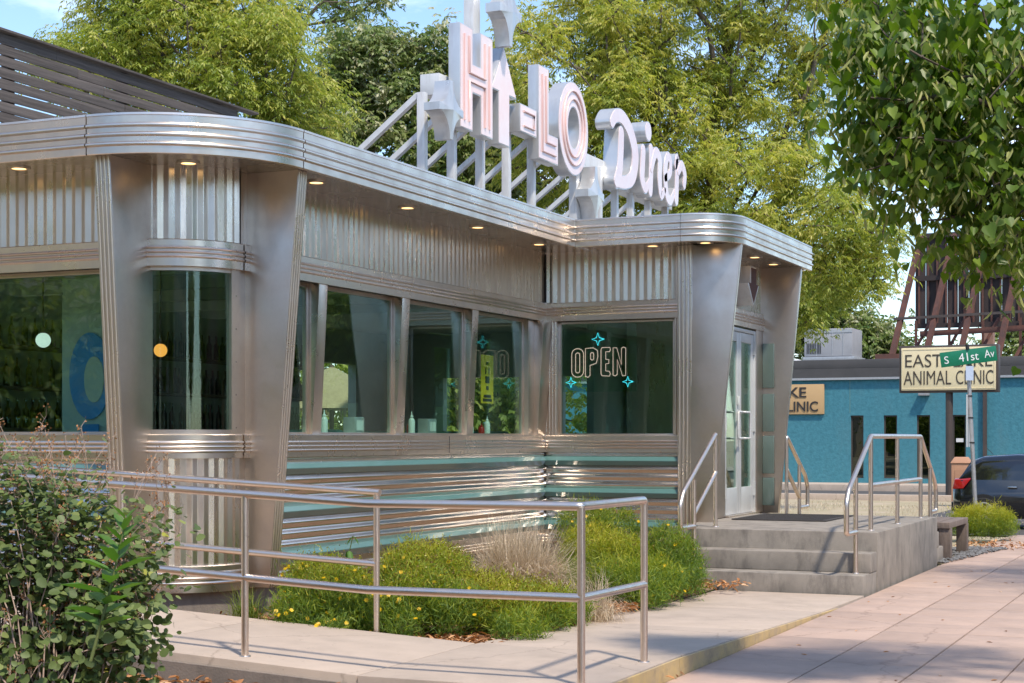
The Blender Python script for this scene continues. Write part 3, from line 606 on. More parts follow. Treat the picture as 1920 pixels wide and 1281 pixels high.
# back of the building, floor and rooms
inn = lambda n, mt, *b: MB().box(*b).build(n, M[mt], diner)
inn('floor', 'int_floor', -13.4, WL-0.16, WF+0.2, 24.9, 0.40, 0.54)
inn('floor', 'int_floor', WL-0.16, EXF-0.06, EYF+0.12, 19.3, 0.40, 0.538)
inn('ceiling', 'int_ceil', -13.4, WL-0.16, WF+0.2, 24.9, 3.2, 3.25)
inn('ceiling', 'int_ceil', WL-0.16, EXF-0.03, EYF+0.12, 19.3, 2.95, 3.0)
for z0, z1 in ((-0.1, 1.25), (2.65, 3.6)): inn('back_wall', 'int_wall', -13.6, -13.45, WF+0.1, 25, z0, z1)
for y0, y1 in ((WF+.1, 13.2), (16.2, 17.2), (20.2, 20.9), (23.8, 25)): inn('back_wall', 'int_wall', -13.6, -13.45, y0, y1, 1.25, 2.65)
for b_ in ((-13.5, WL, 24.95, 25.1, -0.1, 1.5), (-13.5, WL, 24.95, 25.1, 2.45, 3.6), (-13.5, -12.4, 24.95, 25.1, 1.5, 2.45), (-10.6, -10.2, 24.95, 25.1, 1.5, 2.45), (-8.4, WL, 24.95, 25.1, 1.5, 2.45)): inn('end_wall', 'int_wall', *b_)
inn('side_wall', 'steel_panel', WL-0.1, WL-0.0, 19.4, 25.1, -0.1, 3.44)
inn('vestibule_end', 'steel_panel', WL, EXF, 19.3, 19.4, -0.1, 3.44)
inn('vestibule_partition', 'int_wall', WL-0.25, WL-0.16, 18.4, 24.9, 0.54, 2.95)
for k in range(7): inn('ceiling_beam', 'int_wall', -13.3, WL-0.2, 10.8+k*1.3, 10.95+k*1.3, 3.05, 3.2)
inn('side_wall', 'steel_panel', -13.6, -13.4, WF, 13, -0.1, 3.44)

# ------------------------------------------------------------------ roof-top slatted screen
scr = thing('wooden_screen', (-10, 12, 3.7), 'weathered dark wooden slat screen standing on the diner roof', 'screen')
for k in range(13):
    z1 = 5.01 - k*0.100; y = 8.0 + random.uniform(-0.6, 0.6)
    while y < 15.0:
        ln = random.choice((1.8, 2.4, 2.4, 3.0)); y2 = min(y+ln, 15.4)
        dx = random.uniform(-0.004, 0.004)
        e0 = random.uniform(-.006,.006); e1 = random.uniform(-.006,.006)
        MB().hexa([(-10.02+dx, y+.003, z1-.088+e0), (-10.0+dx, y+.003, z1-.088+e0), (-10.0+dx, y2-.003, z1-.088+e1), (-10.02+dx, y2-.003, z1-.088+e1), (-10.02+dx, y+.003, z1+e0), (-10.0+dx, y+.003, z1+e0), (-10.0+dx, y2-.003, z1+e1), (-10.02+dx, y2-.003, z1+e1)]).build('slat', M['wood_grey'], scr, bev=0.003)
        y = y2
MB().box(-10.06, -9.95, 8.0, 15.42, 5.022, 5.045).build('cap_rail', M['wood_grey'], scr, bev=0.004)
for y in np.arange(8.2, 15.3, 1.63): MB().box(-10.11, -10.03, y, y+0.09, 3.68, 5.01).build('post', M['wood_grey'], scr, bev=0.004)

# ------------------------------------------------------------------ roof sign
SX = -6.70
sign = thing('roof_sign', (-6.9, 17, ZC1), 'tall pinkish HI-LO Diner letter sign on white frame over the roof edge', 'sign')
sf = lambda u, v, t: (t, u, v)
def letter(poly, name, t0=SX-0.12, t1=SX, hole=None, inset=0.0):
    if hole is None:
        m = MB().prism(poly, sf, t0, t1)
        o = m.build('letter', M['sign_alu'], sign, bev=0.004)
        cx = sum(p[0] for p in poly)/len(poly); cz = sum(p[1] for p in poly)/len(poly)
        fp = MB(); n = len(poly)
        # face plate follows the outline, a little inside it
        pts = []
        for i in range(n):
            a, b, c = Vector(poly[i-1]), Vector(poly[i]), Vector(poly[(i+1) % n])
            d1 = (b-a).normalized(); d2 = (c-b).normalized(); n1 = Vector((-d1.y, d1.x)); n2 = Vector((-d2.y, d2.x)); q = (n1+n2)
            q = q / max(0.35, q.length_squared/2) if q.length > 1e-6 else n1
            pts.append((b.x+q.x*0.012, b.y+q.y*0.012))
        fp.prism(pts, sf, t1-0.002, t1+0.004); fp.build('face', M['sign_pink'], o)
        return o
def ring_letter(outer, inner, t0, t1, face=True):
    n = len(outer); m = MB()
    m.v = [sf(u, v, t0) for u, v in outer]+[sf(u, v, t1) for u, v in outer]+[sf(u, v, t0) for u, v in inner]+[sf(u, v, t1) for u, v in inner]
    for i in range(n):
        j = (i+1) % n
        m.f += [(i, j, n+j, n+i), (2*n+j, 2*n+i, 3*n+i, 3*n+j), (n+i, n+j, 3*n+j, 3*n+i), (j, i, 2*n+i, 2*n+j)]
    return m
def ccw(p):
    a = sum(p[i-1][0]*p[i][1]-p[i][0]*p[i-1][1] for i in range(len(p))); return p if a > 0 else p[::-1]
zt, zb = 5.35, 4.36
H = [(13.84,zb),(14.12,zb),(14.12,4.73),(14.30,4.73),(14.30,zb),(14.58,zb),(14.58,zt),(14.30,zt),(14.30,5.01),(14.12,5.01),(14.12,zt),(13.84,zt)]
I_ = [(14.78,zb),(15.05,zb),(15.05,4.88),(15.23,4.88),(14.915,5.35),(14.60,4.88),(14.78,4.88)]
DA = [(15.25,4.56),(15.68,4.56),(15.68,4.85),(15.25,4.85)]
LL = [(15.73,zb),(16.27,zb),(16.27,4.66),(16.01,4.66),(16.01,zt),(15.73,zt)]
for p, t in ((H, 0), (I_, -0.03), (DA, 0.0), (LL, 0.0)): letter(ccw(p), 'letter', SX-0.12+t, SX+t)
n = 56
el = lambda c, z, ry, rz_, p=2.0: [(c+ry*math.copysign(abs(math.cos(2*math.pi*i/n))**(2/p), math.cos(2*math.pi*i/n)), z+rz_*math.copysign(abs(math.sin(2*math.pi*i/n))**(2/p), math.sin(2*math.pi*i/n))) for i in range(n)]
o = ring_letter(el(16.72,4.84,.44,.515), el(16.72,4.85,.165,.225), SX-0.16, SX).build('letter', M['sign_alu'], sign, smooth=35)
ring_letter(el(16.72,4.84,.43,.505), el(16.72,4.85,.175,.235), SX-0.002, SX+0.004).build('face', M['sign_pink'], o, smooth=35)
def tubes(paths):
    for p_ in paths: MB().tube([(SX+0.012, u, v) for u, v in p_], 0.011, 8).build('neon_tube', M['neon_stroke'], sign, smooth=60)
tubes([[(13.93,4.44),(13.93,5.26)],[(14.03,4.44),(14.03,4.83),(14.39,4.83),(14.39,4.44)],[(14.03,5.26),(14.03,4.91),(14.39,4.91),(14.39,5.26)],[(14.49,4.44),(14.49,5.26)],
       [(15.82,5.26),(15.82,4.45),(16.18,4.45)],[(15.92,5.26),(15.92,4.56),(16.18,4.56)],[(15.33,4.63),(15.6,4.63),(15.6,4.78),(15.33,4.78)],
       [(16.72+.33*math.cos(2*math.pi*i/30), 4.845+.41*math.sin(2*math.pi*i/30)) for i in range(31)],[(16.72+.25*math.cos(2*math.pi*i/30), 4.845+.32*math.sin(2*math.pi*i/30)) for i in range(31)]])
# script word "Diner": brush strokes with varying width
def stroke(pts, widths, t0, t1, name='letter', sub=10):
    """Catmull-Rom ribbon with round ends, extruded"""
    P = [Vector(p) for p in pts]; c = []; w = []
    for i in range(len(P)-1):
        p0 = P[max(i-1,0)]; p1 = P[i]; p2 = P[i+1]; p3 = P[min(i+2,len(P)-1)]
        for k in range(sub):
            t = k/sub; c.append(0.5*((2*p1)+(p2-p0)*t+(2*p0-5*p1+4*p2-p3)*t*t+(3*p1-p0-3*p2+p3)*t**3)); w.append(widths[i]+(widths[i+1]-widths[i])*t)
    c.append(P[-1]); w.append(widths[-1]); L_, R_ = [], []
    for i in range(len(c)):
        d = (c[min(i+1,len(c)-1)]-c[max(i-1,0)]).normalized(); nn = Vector((-d.y, d.x)); L_.append(c[i]+nn*w[i]/2); R_.append(c[i]-nn*w[i]/2)
    def cap(ce, d, ww): return [ce + Vector((math.cos(a), math.sin(a)))*ww/2 for a in [math.atan2(d.y, d.x)+math.pi/2-math.pi*k/6 for k in range(1, 6)]]
    d_end = (c[-1]-c[-2]).normalized(); d_st = (c[0]-c[1]).normalized()
    m = MB(); ns = len(c)
    for t in (t0, t1):
        m.v += [sf(p.x, p.y, t) for p in L_] + [sf(p.x, p.y, t) for p in R_]
    for i in range(ns-1):
        a, b_ = i, i+1
        m.f += [(2*ns+a, 2*ns+b_, 3*ns+b_, 3*ns+a), (b_, a, ns+a, ns+b_), (a, b_, 2*ns+b_, 2*ns+a), (ns+b_, ns+a, 3*ns+a, 3*ns+b_)]
    for ce, dd, ww, li, ri in ((c[-1], d_end, w[-1], ns-1, 2*ns-1), (c[0], d_st, w[0], ns, 0)):
        cp = cap(ce, dd, ww); b0 = len(m.v); k = len(cp)
        m.v += [sf(p.x, p.y, t0) for p in cp]+[sf(p.x, p.y, t1) for p in cp]
        ring0 = [li]+[b0+i for i in range(k)]+[ri]; ring1 = [2*ns+li]+[b0+k+i for i in range(k)]+[2*ns+ri]
        m.f.append(tuple(ring1)); m.f.append(tuple(reversed(ring0)))
        for i in range(len(ring0)-1): m.f.append((ring0[i], ring0[i+1], ring1[i+1], ring1[i]))
    return m
def script(strokes, t0, t1):
    m = MB(); fm = MB()
    for k, (pts, ws) in enumerate(strokes):
        e = 0.002*k
        s_ = stroke(pts, ws, t0-e, t1+e); m.add(s_.v, s_.f)
        s2 = stroke(pts, [max(0.02, q-0.024) for q in ws], t1+e-0.002, t1+e+0.005+e); fm.add(s2.v, s2.f)
    o_ = m.build('letter', M['sign_alu'], sign, smooth=40); fm.build('face', M['sign_pink'], o_)
script([([(18.30,5.06),(18.28,4.85),(18.24,4.62),(18.14,4.47)], [.19,.20,.20,.20]),
        ([(17.98,5.14),(18.12,5.24),(18.36,5.25),(18.62,5.12),(18.78,4.88),(18.70,4.62),(18.46,4.50),(18.12,4.47)], [.16,.17,.19,.22,.25,.22,.17,.17])], SX-0.20, SX-0.02)
script([([(19.06,4.98),(19.03,4.78),(19.02,4.62),(19.14,4.52),(19.30,4.64)], [.17,.18,.18,.14,.10])], SX-0.18, SX-0.01)
o = MB().prism([(19.22+.125*math.cos(2*math.pi*i/24), 5.24+.125*math.sin(2*math.pi*i/24)) for i in range(24)], sf, SX-0.20, SX).build('letter', M['sign_alu'], sign, smooth=40)
MB().prism([(19.22+.112*math.cos(2*math.pi*i/24), 5.24+.112*math.sin(2*math.pi*i/24)) for i in range(24)], sf, SX, SX+0.004).build('face', M['sign_pink'], o)
script([([(19.36,5.04),(19.36,4.80),(19.33,4.52)], [.16,.17,.17]), ([(19.37,4.80),(19.52,5.02),(19.68,4.96),(19.68,4.70),(19.74,4.52),(19.88,4.60)], [.12,.15,.17,.17,.14,.10])], SX-0.18, SX-0.012)
script([([(19.90,4.76),(20.10,4.86),(20.10,5.02),(19.98,5.04),(19.90,4.84),(19.96,4.56),(20.12,4.50),(20.28,4.64)], [.12,.13,.13,.14,.17,.16,.14,.10])], SX-0.18, SX-0.008)
script([([(20.32,4.98),(20.38,5.08),(20.36,4.80),(20.34,4.54)], [.12,.16,.17,.17]), ([(20.42,4.92),(20.56,5.02),(20.68,4.92),(20.66,4.78)], [.12,.15,.16,.14])], SX-0.18, SX-0.004)
# four-pointed concave stars, faceted to the middle
def star(cy, cz, r, x0, depth, rz_=None):
    rz_ = rz_ or r; pts = []
    k_ = 0.13
    for q in range(4):
        sx_, sz_ = ((1,1),(1,-1),(-1,-1),(-1,1))[q]; seq = []
        for i in range(9):
            an = R(90)*i/8; seq.append((sx_*(1-(1-k_)*math.cos(an)), sz_*(1-(1-k_)*math.sin(an))))   # concave quarter
        if q % 2: seq = seq[::-1]
        pts += [(cy+u*r, cz+v*rz_) for u, v in seq]
    m = MB(); n_ = len(pts)
    m.v = [sf(u, v, x0-depth) for u, v in pts]+[sf(u, v, x0) for u, v in pts]+[sf(cy, cz, x0+0.022)]
    for i in range(n_):
        j = (i+1) % n_; m.f += [(i, j, n_+j, n_+i), (n_+i, n_+j, 2*n_)]
    m.f.append(tuple(reversed(range(n_))))
    o_ = m.build('star', M['sign_alu'], sign, smooth=12)
    inner = [(cy+(u-cy)*0.42, cz+(v-cz)*0.42) for u, v in pts]
    return o_
star(13.46, 4.44, 0.25, SX+0.10, 0.16, 0.27); star(14.80, 5.66, 0.26, SX+0.10, 0.16, 0.34); star(17.16, 4.16, 0.25, SX+0.10, 0.16, 0.32)
bx = lambda nm, mt, *b: MB().box(*b).build(nm, M[mt], sign, bev=0.004)
bx('raceway', 'sign_white', -7.06, SX-0.16, 13.72, 16.2, 4.66, 4.86)
bx('raceway', 'sign_white', -7.06, SX-0.18, 17.34, 20.7, 4.46, 4.72)
bx('mast', 'sign_white', -6.95, SX-0.145, 14.44, 14.60, 4.70, 6.1)
bx('mast', 'sign_white', -6.86, SX-0.07, 16.98, 17.10, 3.7, 4.75)
bx('mast', 'sign_white', -6.95, SX-0.07, 17.2, 17.26, 3.7, 4.8)
for y in (13.40, 14.02, 14.66, 15.30, 15.95, 17.95, 18.50, 19.06, 19.72, 20.4):
    bx('post', 'sign_white', -6.93, -6.85, y, y+0.068, 3.66, 4.62)
    MB().bar((-6.93, y+0.04, 4.60), (-8.15, y+0.04, 3.68), 0.06, 0.05).build('brace', M['sign_white'], sign)
for y in (16.6, 17.4): MB().bar((-6.93, y+0.04, 4.60), (-8.15, y+0.04, 3.68), 0.06, 0.05).build('brace', M['sign_white'], sign)
bx('base_channel', 'sign_white', -6.94, -6.84, 13.3, 20.6, 3.66, 3.72)

# ------------------------------------------------------------------ neon sign in the vestibule window
ns_ = thing('neon_open_sign', (-6.3, 16.62, 1.7), 'neon OPEN sign with three blue stars in the vestibule window', 'neon sign')
NY = 16.60
def ntube(name, pts, m_, r=0.0048): return MB().tube([(x, NY-0.02, z) for x, z in pts], r, 8).build(name, M[m_], ns_, smooth=60)
def nx_(px): return -6.99 + (px-1015)*0.00607
def nz_(py): return 1.42 + (822-py)*0.00577
def npath(l): return [(nx_(a), nz_(b)) for a, b in l]
def rounded(c, z, w, h, r, n_=5):
    pts = []
    for sx_, sz_, a0 in ((1,1,0),(-1,1,90),(-1,-1,180),(1,-1,270)):
        for k in range(n_+1):
            a = R(a0+90*k/n_); pts.append((c+sx_*(w/2-r)+r*math.cos(a), z+sz_*(h/2-r)+r*math.sin(a)))
    return pts+[pts[0]]
ntube('tube', npath(rounded(1080, 679, 23, 54, 11)), 'neon_pink'); ntube('tube', npath(rounded(1080, 679, 8, 38, 3.9)), 'neon_pink')
ntube('tube', npath([(1095,706),(1095,652),(1110,651),(1118,656),(1119,668),(1116,680),(1108,683),(1104,684),(1104,703),(1100,707),(1095,704)]), 'neon_pink')
ntube('tube', npath(rounded(1108, 667, 6, 14, 2.9)), 'neon_pink')
ntube('tube', npath([(1127,651),(1142,651),(1143,656),(1141,659),(1134,659),(1134,673),(1140,674),(1140,681),(1134,682),(1134,695),(1141,696),(1143,701),(1141,705),(1127,704),(1125,700),(1125,655),(1127,651)]), 'neon_pink')
ntube('tube', npath([(1148,703),(1148,652),(1155,652),(1164,684),(1164,653),(1168,651),(1172,653),(1172,704),(1166,705),(1156,674),(1156,702),(1152,705),(1148,703)]), 'neon_pink')
for cx, cy, s_ in ((1119,635,12),(1067,716,10),(1176,716,10)):
    pts = []
    for i in range(4):
        a = R(90*i); b_ = R(90*i+45); pts += [(cx+s_*math.cos(a), cy+s_*math.sin(a)), (cx+s_*.34*math.cos(b_), cy+s_*.34*math.sin(b_))]
    ntube('star', npath(pts+[pts[0]]), 'neon_cyan', 0.0045)
MB().box(nx_(1047), nx_(1191), NY+0.0, NY+0.008, nz_(734), nz_(606)).build('backing', M['glass_clear'], ns_)
for px in (1075, 1165): MB().tube([(nx_(px), NY+0.004, nz_(606)), (nx_(px), NY+0.004, 2.72)], 0.002, 6).build('cable', M['black_metal'], ns_)

# ------------------------------------------------------------------ poster, bottles and table things at the windows
po = thing('poster', (GX-0.03, 15.3, 1.76), 'narrow yellow paper poster hanging in the street window', 'poster')
MB().box(GX-0.032, GX-0.028, 15.12, 15.42, 1.78, 2.28).build('sheet', M['yellow_paper'], po)
pr = MB()
for z0, z1, y0, y1 in ((1.84,1.87,15.18,15.36),(1.80,1.83,15.16,15.38),(2.18,2.21,15.24,15.30),(2.08,2.15,15.22,15.24),(2.08,2.15,15.30,15.32),(1.99,2.06,15.22,15.32),(1.92,1.96,15.24,15.30)): pr.box(GX-0.0278, GX-0.0262, y0, y1, z0, z1)
pr.build('print', M['letter_brown'], po)
def bottle(x, y, m_, h, label, capm='white_plastic', r=0.032):
    z0 = 1.455
    t_ = thing('sauce_bottle', (x, y, z0), label, 'bottle', 'bottles along the street windows')
    MB().lathe((x, y, z0), [(r*.9, 0), (r, .01), (r, h*.58), (r*.75, h*.68), (r*.4, h*.72), (r*.4, h*.74)], 14).build('body', M[m_], t_, smooth=50)
    MB().lathe((x, y, z0+h*.741), [(r*.5, 0), (r*.5, h*.06), (r*.2, h*.1), (r*.14, h*.26)], 12).build('cap', M[capm], t_, smooth=50)
BX = GX-0.10
inn('window_ledge', 'int_white', GX-0.34, GX-0.03, 10.8, 15.95, 1.43, 1.452)
bottle(BX, 12.10, 'white_plastic', .21, 'white sauce bottle on the sill of the second street window'); bottle(BX-.07, 12.19, 'red_plastic', .14, 'red sauce bottle on the sill of the second street window', 'red_plastic')
bottle(BX, 13.52, 'mustard_plastic', .13, 'small mustard bottle on the sill of the third street window', 'red_plastic', .026); bottle(BX, 13.72, 'white_plastic', .22, 'white sauce bottle on the sill of the third street window'); bottle(BX-.06, 13.80, 'red_plastic', .14, 'red sauce bottle on the sill of the third street window', 'red_plastic')
bottle(BX, 15.02, 'white_plastic', .13, 'short white bottle at the left of the fourth street window'); bottle(BX, 15.28, 'red_plastic', .12, 'red sauce bottle beside the poster window sill', 'red_plastic'); bottle(BX-.0, 15.42, 'white_plastic', .20, 'white sauce bottle under the yellow poster')
def dispenser(x, y, label):
    t_ = thing('napkin_dispenser', (x, y, 1.455), label, 'dispenser', 'napkin dispensers at the windows')
    MB().box(x-.06, x+.06, y-.09, y+.09, 1.456, 1.61).build('case', M['galv'], t_, bev=.01); MB().box(x+.061, x+.064, y-.06, y+.06, 1.49, 1.58).build('napkin', M['int_white'], t_)
dispenser(BX-.06, 12.72, 'steel napkin dispenser on the second window sill'); dispenser(BX-.06, 14.16, 'steel napkin dispenser on the third window sill')
def table(x, y, label):
    t_ = thing('diner_table', (x, y, .54), label, 'table', 'tables along the street windows')
    MB().box(x-.6, x+.45, y-.38, y+.38, 1.27, 1.31).build('top', M['int_white'], t_, bev=.01); MB().lathe((x, y, .54), [(.25, 0), (.25, .02), (.04, .05), (.04, .73)], 14).build('pedestal', M['chrome'], t_, smooth=40)
def booth(x, y, label):
    t_ = thing('booth_bench', (x, y, .54), label, 'bench', 'booth benches along the street windows')
    MB().box(x-.6, x+.5, y-.25, y+.25, .542, 1.0).build('seat', M['booth'], t_, bev=.03); MB().box(x-.6, x+.5, y-.06, y+.06, 1.0, 1.50).build('backrest', M['booth'], t_, bev=.03)
for k, y in enumerate((11.9, 13.9, 15.6)): table(-7.95, y, ('first', 'second', 'third')[k]+' white diner table behind the street windows, counted from the rounded corner')
for k, y in enumerate((12.9, 14.75, 16.6)): booth(-7.95, y, ('first', 'second', 'third')[k]+' green booth bench behind the street windows, counted from the rounded corner')
def pendant(p, r, m_, label):
    t_ = thing('pendant_lamp', p, label, 'lamp', 'globe lamps inside the diner'); n_ = 14
    MB().lathe(p, [(max(.004, r*math.sin(math.pi*i/n_)), -r*math.cos(math.pi*i/n_)) for i in range(n_+1)], 24).build('globe', M[m_], t_, smooth=80)
    MB().tube([(p[0], p[1], p[2]+r*.97), (p[0], p[1], 3.19)], .008, 8).build('stem', M['black_metal'], t_)
    MB().lathe((p[0], p[1], p[2]+r*.9), [(r*.3, 0), (r*.3, .05), (.01, .06)], 12).build('collar', M['brown_metal'], t_)
p = at(81, 638, 14.2); pendant(p, 14*14.2/FPX, 'globe', 'white globe lamp in the front window by the ramp')
p = at(301, 657, 14.6); pendant(p, 12.5*14.6/FPX, 'globe_orange', 'orange globe lamp behind the rounded corner window')
mur = thing('mural', (-9.8, 14.4, 1.3), 'blue round wall painting seen in the front window', 'mural')
c = at(168, 705, 13.5)
MB().box(c.x-.30, c.x+.55, c.y+.02, c.y+.06, .54, 2.75).build('panel', M['int_wall'], mur)
MB().prism([(c.x+.21*math.cos(2*math.pi*i/40), c.z+.36*math.sin(2*math.pi*i/40)) for i in range(40)], lambda u, v, t: (u, t, v), c.y+.018, c.y+.0).build('disc', M['int_blue'], mur)
MB().prism([(c.x+.05+.10*math.cos(2*math.pi*i/30), c.z-.03+.19*math.sin(2*math.pi*i/30)) for i in range(30)], lambda u, v, t: (u, t, v), c.y-.001, c.y-.01).build('disc', M['int_wall'], mur)
MB().box(c.x-.06, c.x+.10, c.y-.015, c.y-.002, .6, c.z-.40).build('panel', M['int_blue'], mur)
# service counter seen through the corner window
ct = thing('counter', (-9.3, 13.2, .54), 'long dark service counter inside the diner', 'counter')
MB().box(-9.5, -8.95, 11.4, 18.5, .545, 1.4).build('front', M['int_wall'], ct); MB().box(-9.6, -8.85, 11.3, 18.6, 1.401, 1.45).build('top', M['int_white'], ct, bev=.01)
bk = thing('back_bar', (-11.5, 15, .54), 'dark shelves of bottles behind the counter', 'shelf')
for k in range(3): MB().box(-11.6, -11.3, 12.0, 19.0, 1.5+k*.42, 1.53+k*.42).build('shelf_board', M['wood_bench'], bk)
MB().box(-11.7, -11.61, 12, 19, .545, 2.9).build('back', M['int_wall'], bk)
bb = MB()
for k in range(3):
    y = 12.1
    while y < 18.9: bb.lathe((-11.45, y, 1.531+k*.42), [(.035, 0), (.035, .18), (.013, .22), (.013, .3)], 7); y += random.uniform(.09, .2)
tag(bb.build('bottles', M['glass_dark'], bk, smooth=50), kind='stuff')
# thatched parasol and terrace behind the building
um = at(622, 745, 29.5)
tu = thing('thatched_parasol', (um.x, um.y, 0), 'thatched straw parasol seen through the street windows', 'parasol')
MB().tube([(um.x, um.y, 0), (um.x, um.y, 2.75)], .04, 10).build('pole', M['wood_bench'], tu)
MB().lathe((um.x, um.y, 1.95), [(.95, -.02), (.98, .0), (.72, .32), (.38, .58), (.08, .74), (.02, .76)], 28).build('roof', M['thatch'], tu, smooth=50)
fr_ = MB()
for i in range(150):
    a = random.uniform(0, 6.283); r0 = random.uniform(.90, .97); fr_.add([(um.x+r0*math.cos(a-.012), um.y+r0*math.sin(a-.012), 1.98), (um.x+r0*math.cos(a+.012), um.y+r0*math.sin(a+.012), 1.98), (um.x+(r0+.04)*math.cos(a), um.y+(r0+.04)*math.sin(a), 1.98-random.uniform(.15, .3))], [(0, 1, 2)])
tag(fr_.build('fringe', M['thatch'], tu), kind='stuff')

# ------------------------------------------------------------------ entrance steps and landing
st = thing('entrance_steps', (-4.0, 15, 0), 'grey stained concrete steps and landing at the diner door', 'steps')
SXR, SXL = -3.07, -4.84
RS = 0.18
for k in range(2): MB().box(SXL+0.03, SXR-0.004*(2-k), 14.69+0.30*k, 15.30, (-0.1 if k == 0 else RS*k), RS*(k+1)).build('step', M['conc_step'], st, bev=0.014)
MB().box(EXF+0.02, SXR, 15.296, 18.62, -0.1, 0.54).build('landing', M['conc_step'], st, bev=0.012)
for k in range(2): MB().box(SXL, SXR-0.03, 18.625, 19.22-0.30*k, RS*k, RS*(k+1)).build('step', M['conc_step'], st, bev=0.014)
mt = thing('door_mat', (-4.45, 17.6, .54), 'dark ribbed rubber mat on the landing at the door', 'mat')
MB().box(-4.98, -3.95, 17.0, 18.35, .5425, .555).build('pad', M['rubber'], mt, bev=.003); rbm = MB()
for i in range(20): rbm.box(-4.93, -4.0, 17.06+i*.064, 17.085+i*.064, .5553, .5585)
rbm.build('ribs', M['rubber'], mt)

# ------------------------------------------------------------------ stainless hand rails
def railing(name, label, posts, rails, loc, r=0.0215, rr=0.0235):
    t_ = thing(name, loc, label, 'railing')
    for a, b in posts:
        MB().tube([a, b], r, 14).build('post', M['steel_rail'], t_, smooth=60)
        if name != 'guard': MB().lathe((a[0], a[1], a[2]), [(r+.001, .0), (r+.014, .0), (r+.012, .006), (r+.001, .008)], 14).build('base_collar', M['steel_rail'], t_, smooth=40)
    for p in rails: MB().tube(p, rr, 14).build('rail', M['steel_rail'], t_, smooth=60)
    return t_
def rnd(pts, r=0.05, n_=5):
    P = [Vector(p) for p in pts]; out_ = [P[0]]
    for i in range(1, len(P)-1):
        a = P[i]+(P[i-1]-P[i]).normalized()*r; b = P[i]+(P[i+1]-P[i]).normalized()*r
        for k in range(n_+1): t = k/n_; out_.append(a*(1-t)**2+2*P[i]*(1-t)*t+b*t*t)
    return out_+[P[-1]]
FY = 8.02
rzp = lambda x, y: rz(x, y)
tz = lambda x: 1.055 if x > -4.5 else 1.055+(-4.46-x)*0.05
mz = lambda x: tz(x)-0.485
X2 = -3.17
railing('ramp_railing', 'long stainless rail along the outer edge of the ramp', [((X2, FY, .11), (X2, FY, 1.055)), ((X2, 9.02, .11), (X2, 9.02, 1.045)), ((-5.27, FY, rz(-5.27, 8)), (-5.27, FY, tz(-5.27))), ((-7.6, FY, rz(-7.6, 8)), (-7.6, FY, tz(-7.6))), ((-10, FY, rz(-10, 8)), (-10, FY, tz(-10)))],
        [rnd([(-13, FY, tz(-13)), (-4.46, FY, tz(-4.4)), (X2, FY, 1.06), (X2, 9.02, 1.06), (X2, 9.02, 1.02)], .028), [(-13, FY, mz(-13)), (-4.46, FY, mz(-4.4)), (X2, FY, .575)], [(X2, FY, .575), (X2, 9.02, .565)]], (-5, FY, 0))
IY = 9.46
tzi = lambda x: 1.058+(-5.19-x)*0.05
railing('ramp_railing', 'shorter stainless rail between the ramp and the planting bed', [((-5.19, IY, .09), (-5.19, IY, 1.058)), ((-7.25, IY, .2), (-7.25, IY, tzi(-7.25))), ((-9.5, IY, .3), (-9.5, IY, tzi(-9.5)))],
        [[(-12, IY, tzi(-12)), (-5.19+.024, IY, 1.062)], [(-12, IY, tzi(-12)-.47), (-5.19, IY, .59)]], (-5.2, IY, 0))
# stair rail on the wall side
def stair_rail(x, y0, dirn, label, top_y):
    """y0 top post, descending towards dirn"""
    d = dirn; yt = y0; yb = y0 + d*0.66
    zt_ = 0.54+0.86; zl = 0.18+0.83
    railing('stair_railing', label, [((x, yt, .54), (x, yt, zt_)), ((x, yt+d*.62, .18), (x, yt+d*.62, zl+.05))],
      [rnd([(x, yt, zt_-.02), (x, yt-d*0.0, zt_+.015), (x, yt+d*.72, zl-.03), (x, yt+d*.80, zl-.10), (x, yt+d*.80, .62), (x, yt+d*.62, .62)], .035), [(x, yt, zt_-.30), (x, yt+d*.62, zl-.30)]], (x, y0, .54))
railing('stair_railing', 'sloping stainless stair rail beside the steel pilaster, left of the front steps', [((-4.74, 15.62, .54), (-4.74, 15.62, 1.44)), ((-4.74, 14.92, .12), (-4.74, 14.92, 1.02))],
        [rnd([(-4.74, 15.62, 1.40), (-4.74, 15.62, 1.465), (-4.74, 14.60, 1.0-.08), (-4.74, 14.50, .80), (-4.74, 14.50, .58), (-4.74, 14.92, .58)], .03), [(-4.74, 15.62, 1.08), (-4.74, 14.92, .70)]], (-4.74, 15.4, .3))
GXR = -3.20
railing('landing_railing', 'stainless guard rail on the sidewalk side of the landing', [((GXR, 15.62, .54), (GXR, 15.62, 1.43)), ((GXR, 16.95, .54), (GXR, 16.95, 1.43)), ((GXR, 18.30, .54), (GXR, 18.30, 1.43)), ((GXR, 14.95, .18), (GXR, 14.95, 1.06)), ((GXR, 18.92, .36), (GXR, 18.92, 1.08))],
        [rnd([(GXR, 14.95, .56), (GXR, 14.56, .56), (GXR, 14.56, .84), (GXR, 14.66, .96), (GXR, 15.62, 1.44), (GXR, 18.30, 1.44), (GXR, 19.16, .96), (GXR, 19.30, .84), (GXR, 19.30, .58), (GXR, 18.92, .58)], .035), [(GXR, 15.62, .97), (GXR, 18.30, .97)]], (GXR, 16.9, .54))
railing('stair_railing', 'stainless stair rail going down behind the landing in front of the blue wall', [((-4.74, 18.42, .54), (-4.74, 18.42, 1.43)), ((-4.74, 19.02, .3), (-4.74, 19.02, 1.10))],
        [rnd([(-4.74, 18.42, 1.40), (-4.74, 18.42, 1.44), (-4.74, 19.30, .98), (-4.74, 19.42, .84), (-4.74, 19.42, .60), (-4.74, 19.02, .60)], .03), [(-4.74, 18.42, 1.06), (-4.74, 19.02, .72)]], (-4.74, 18.8, .5))
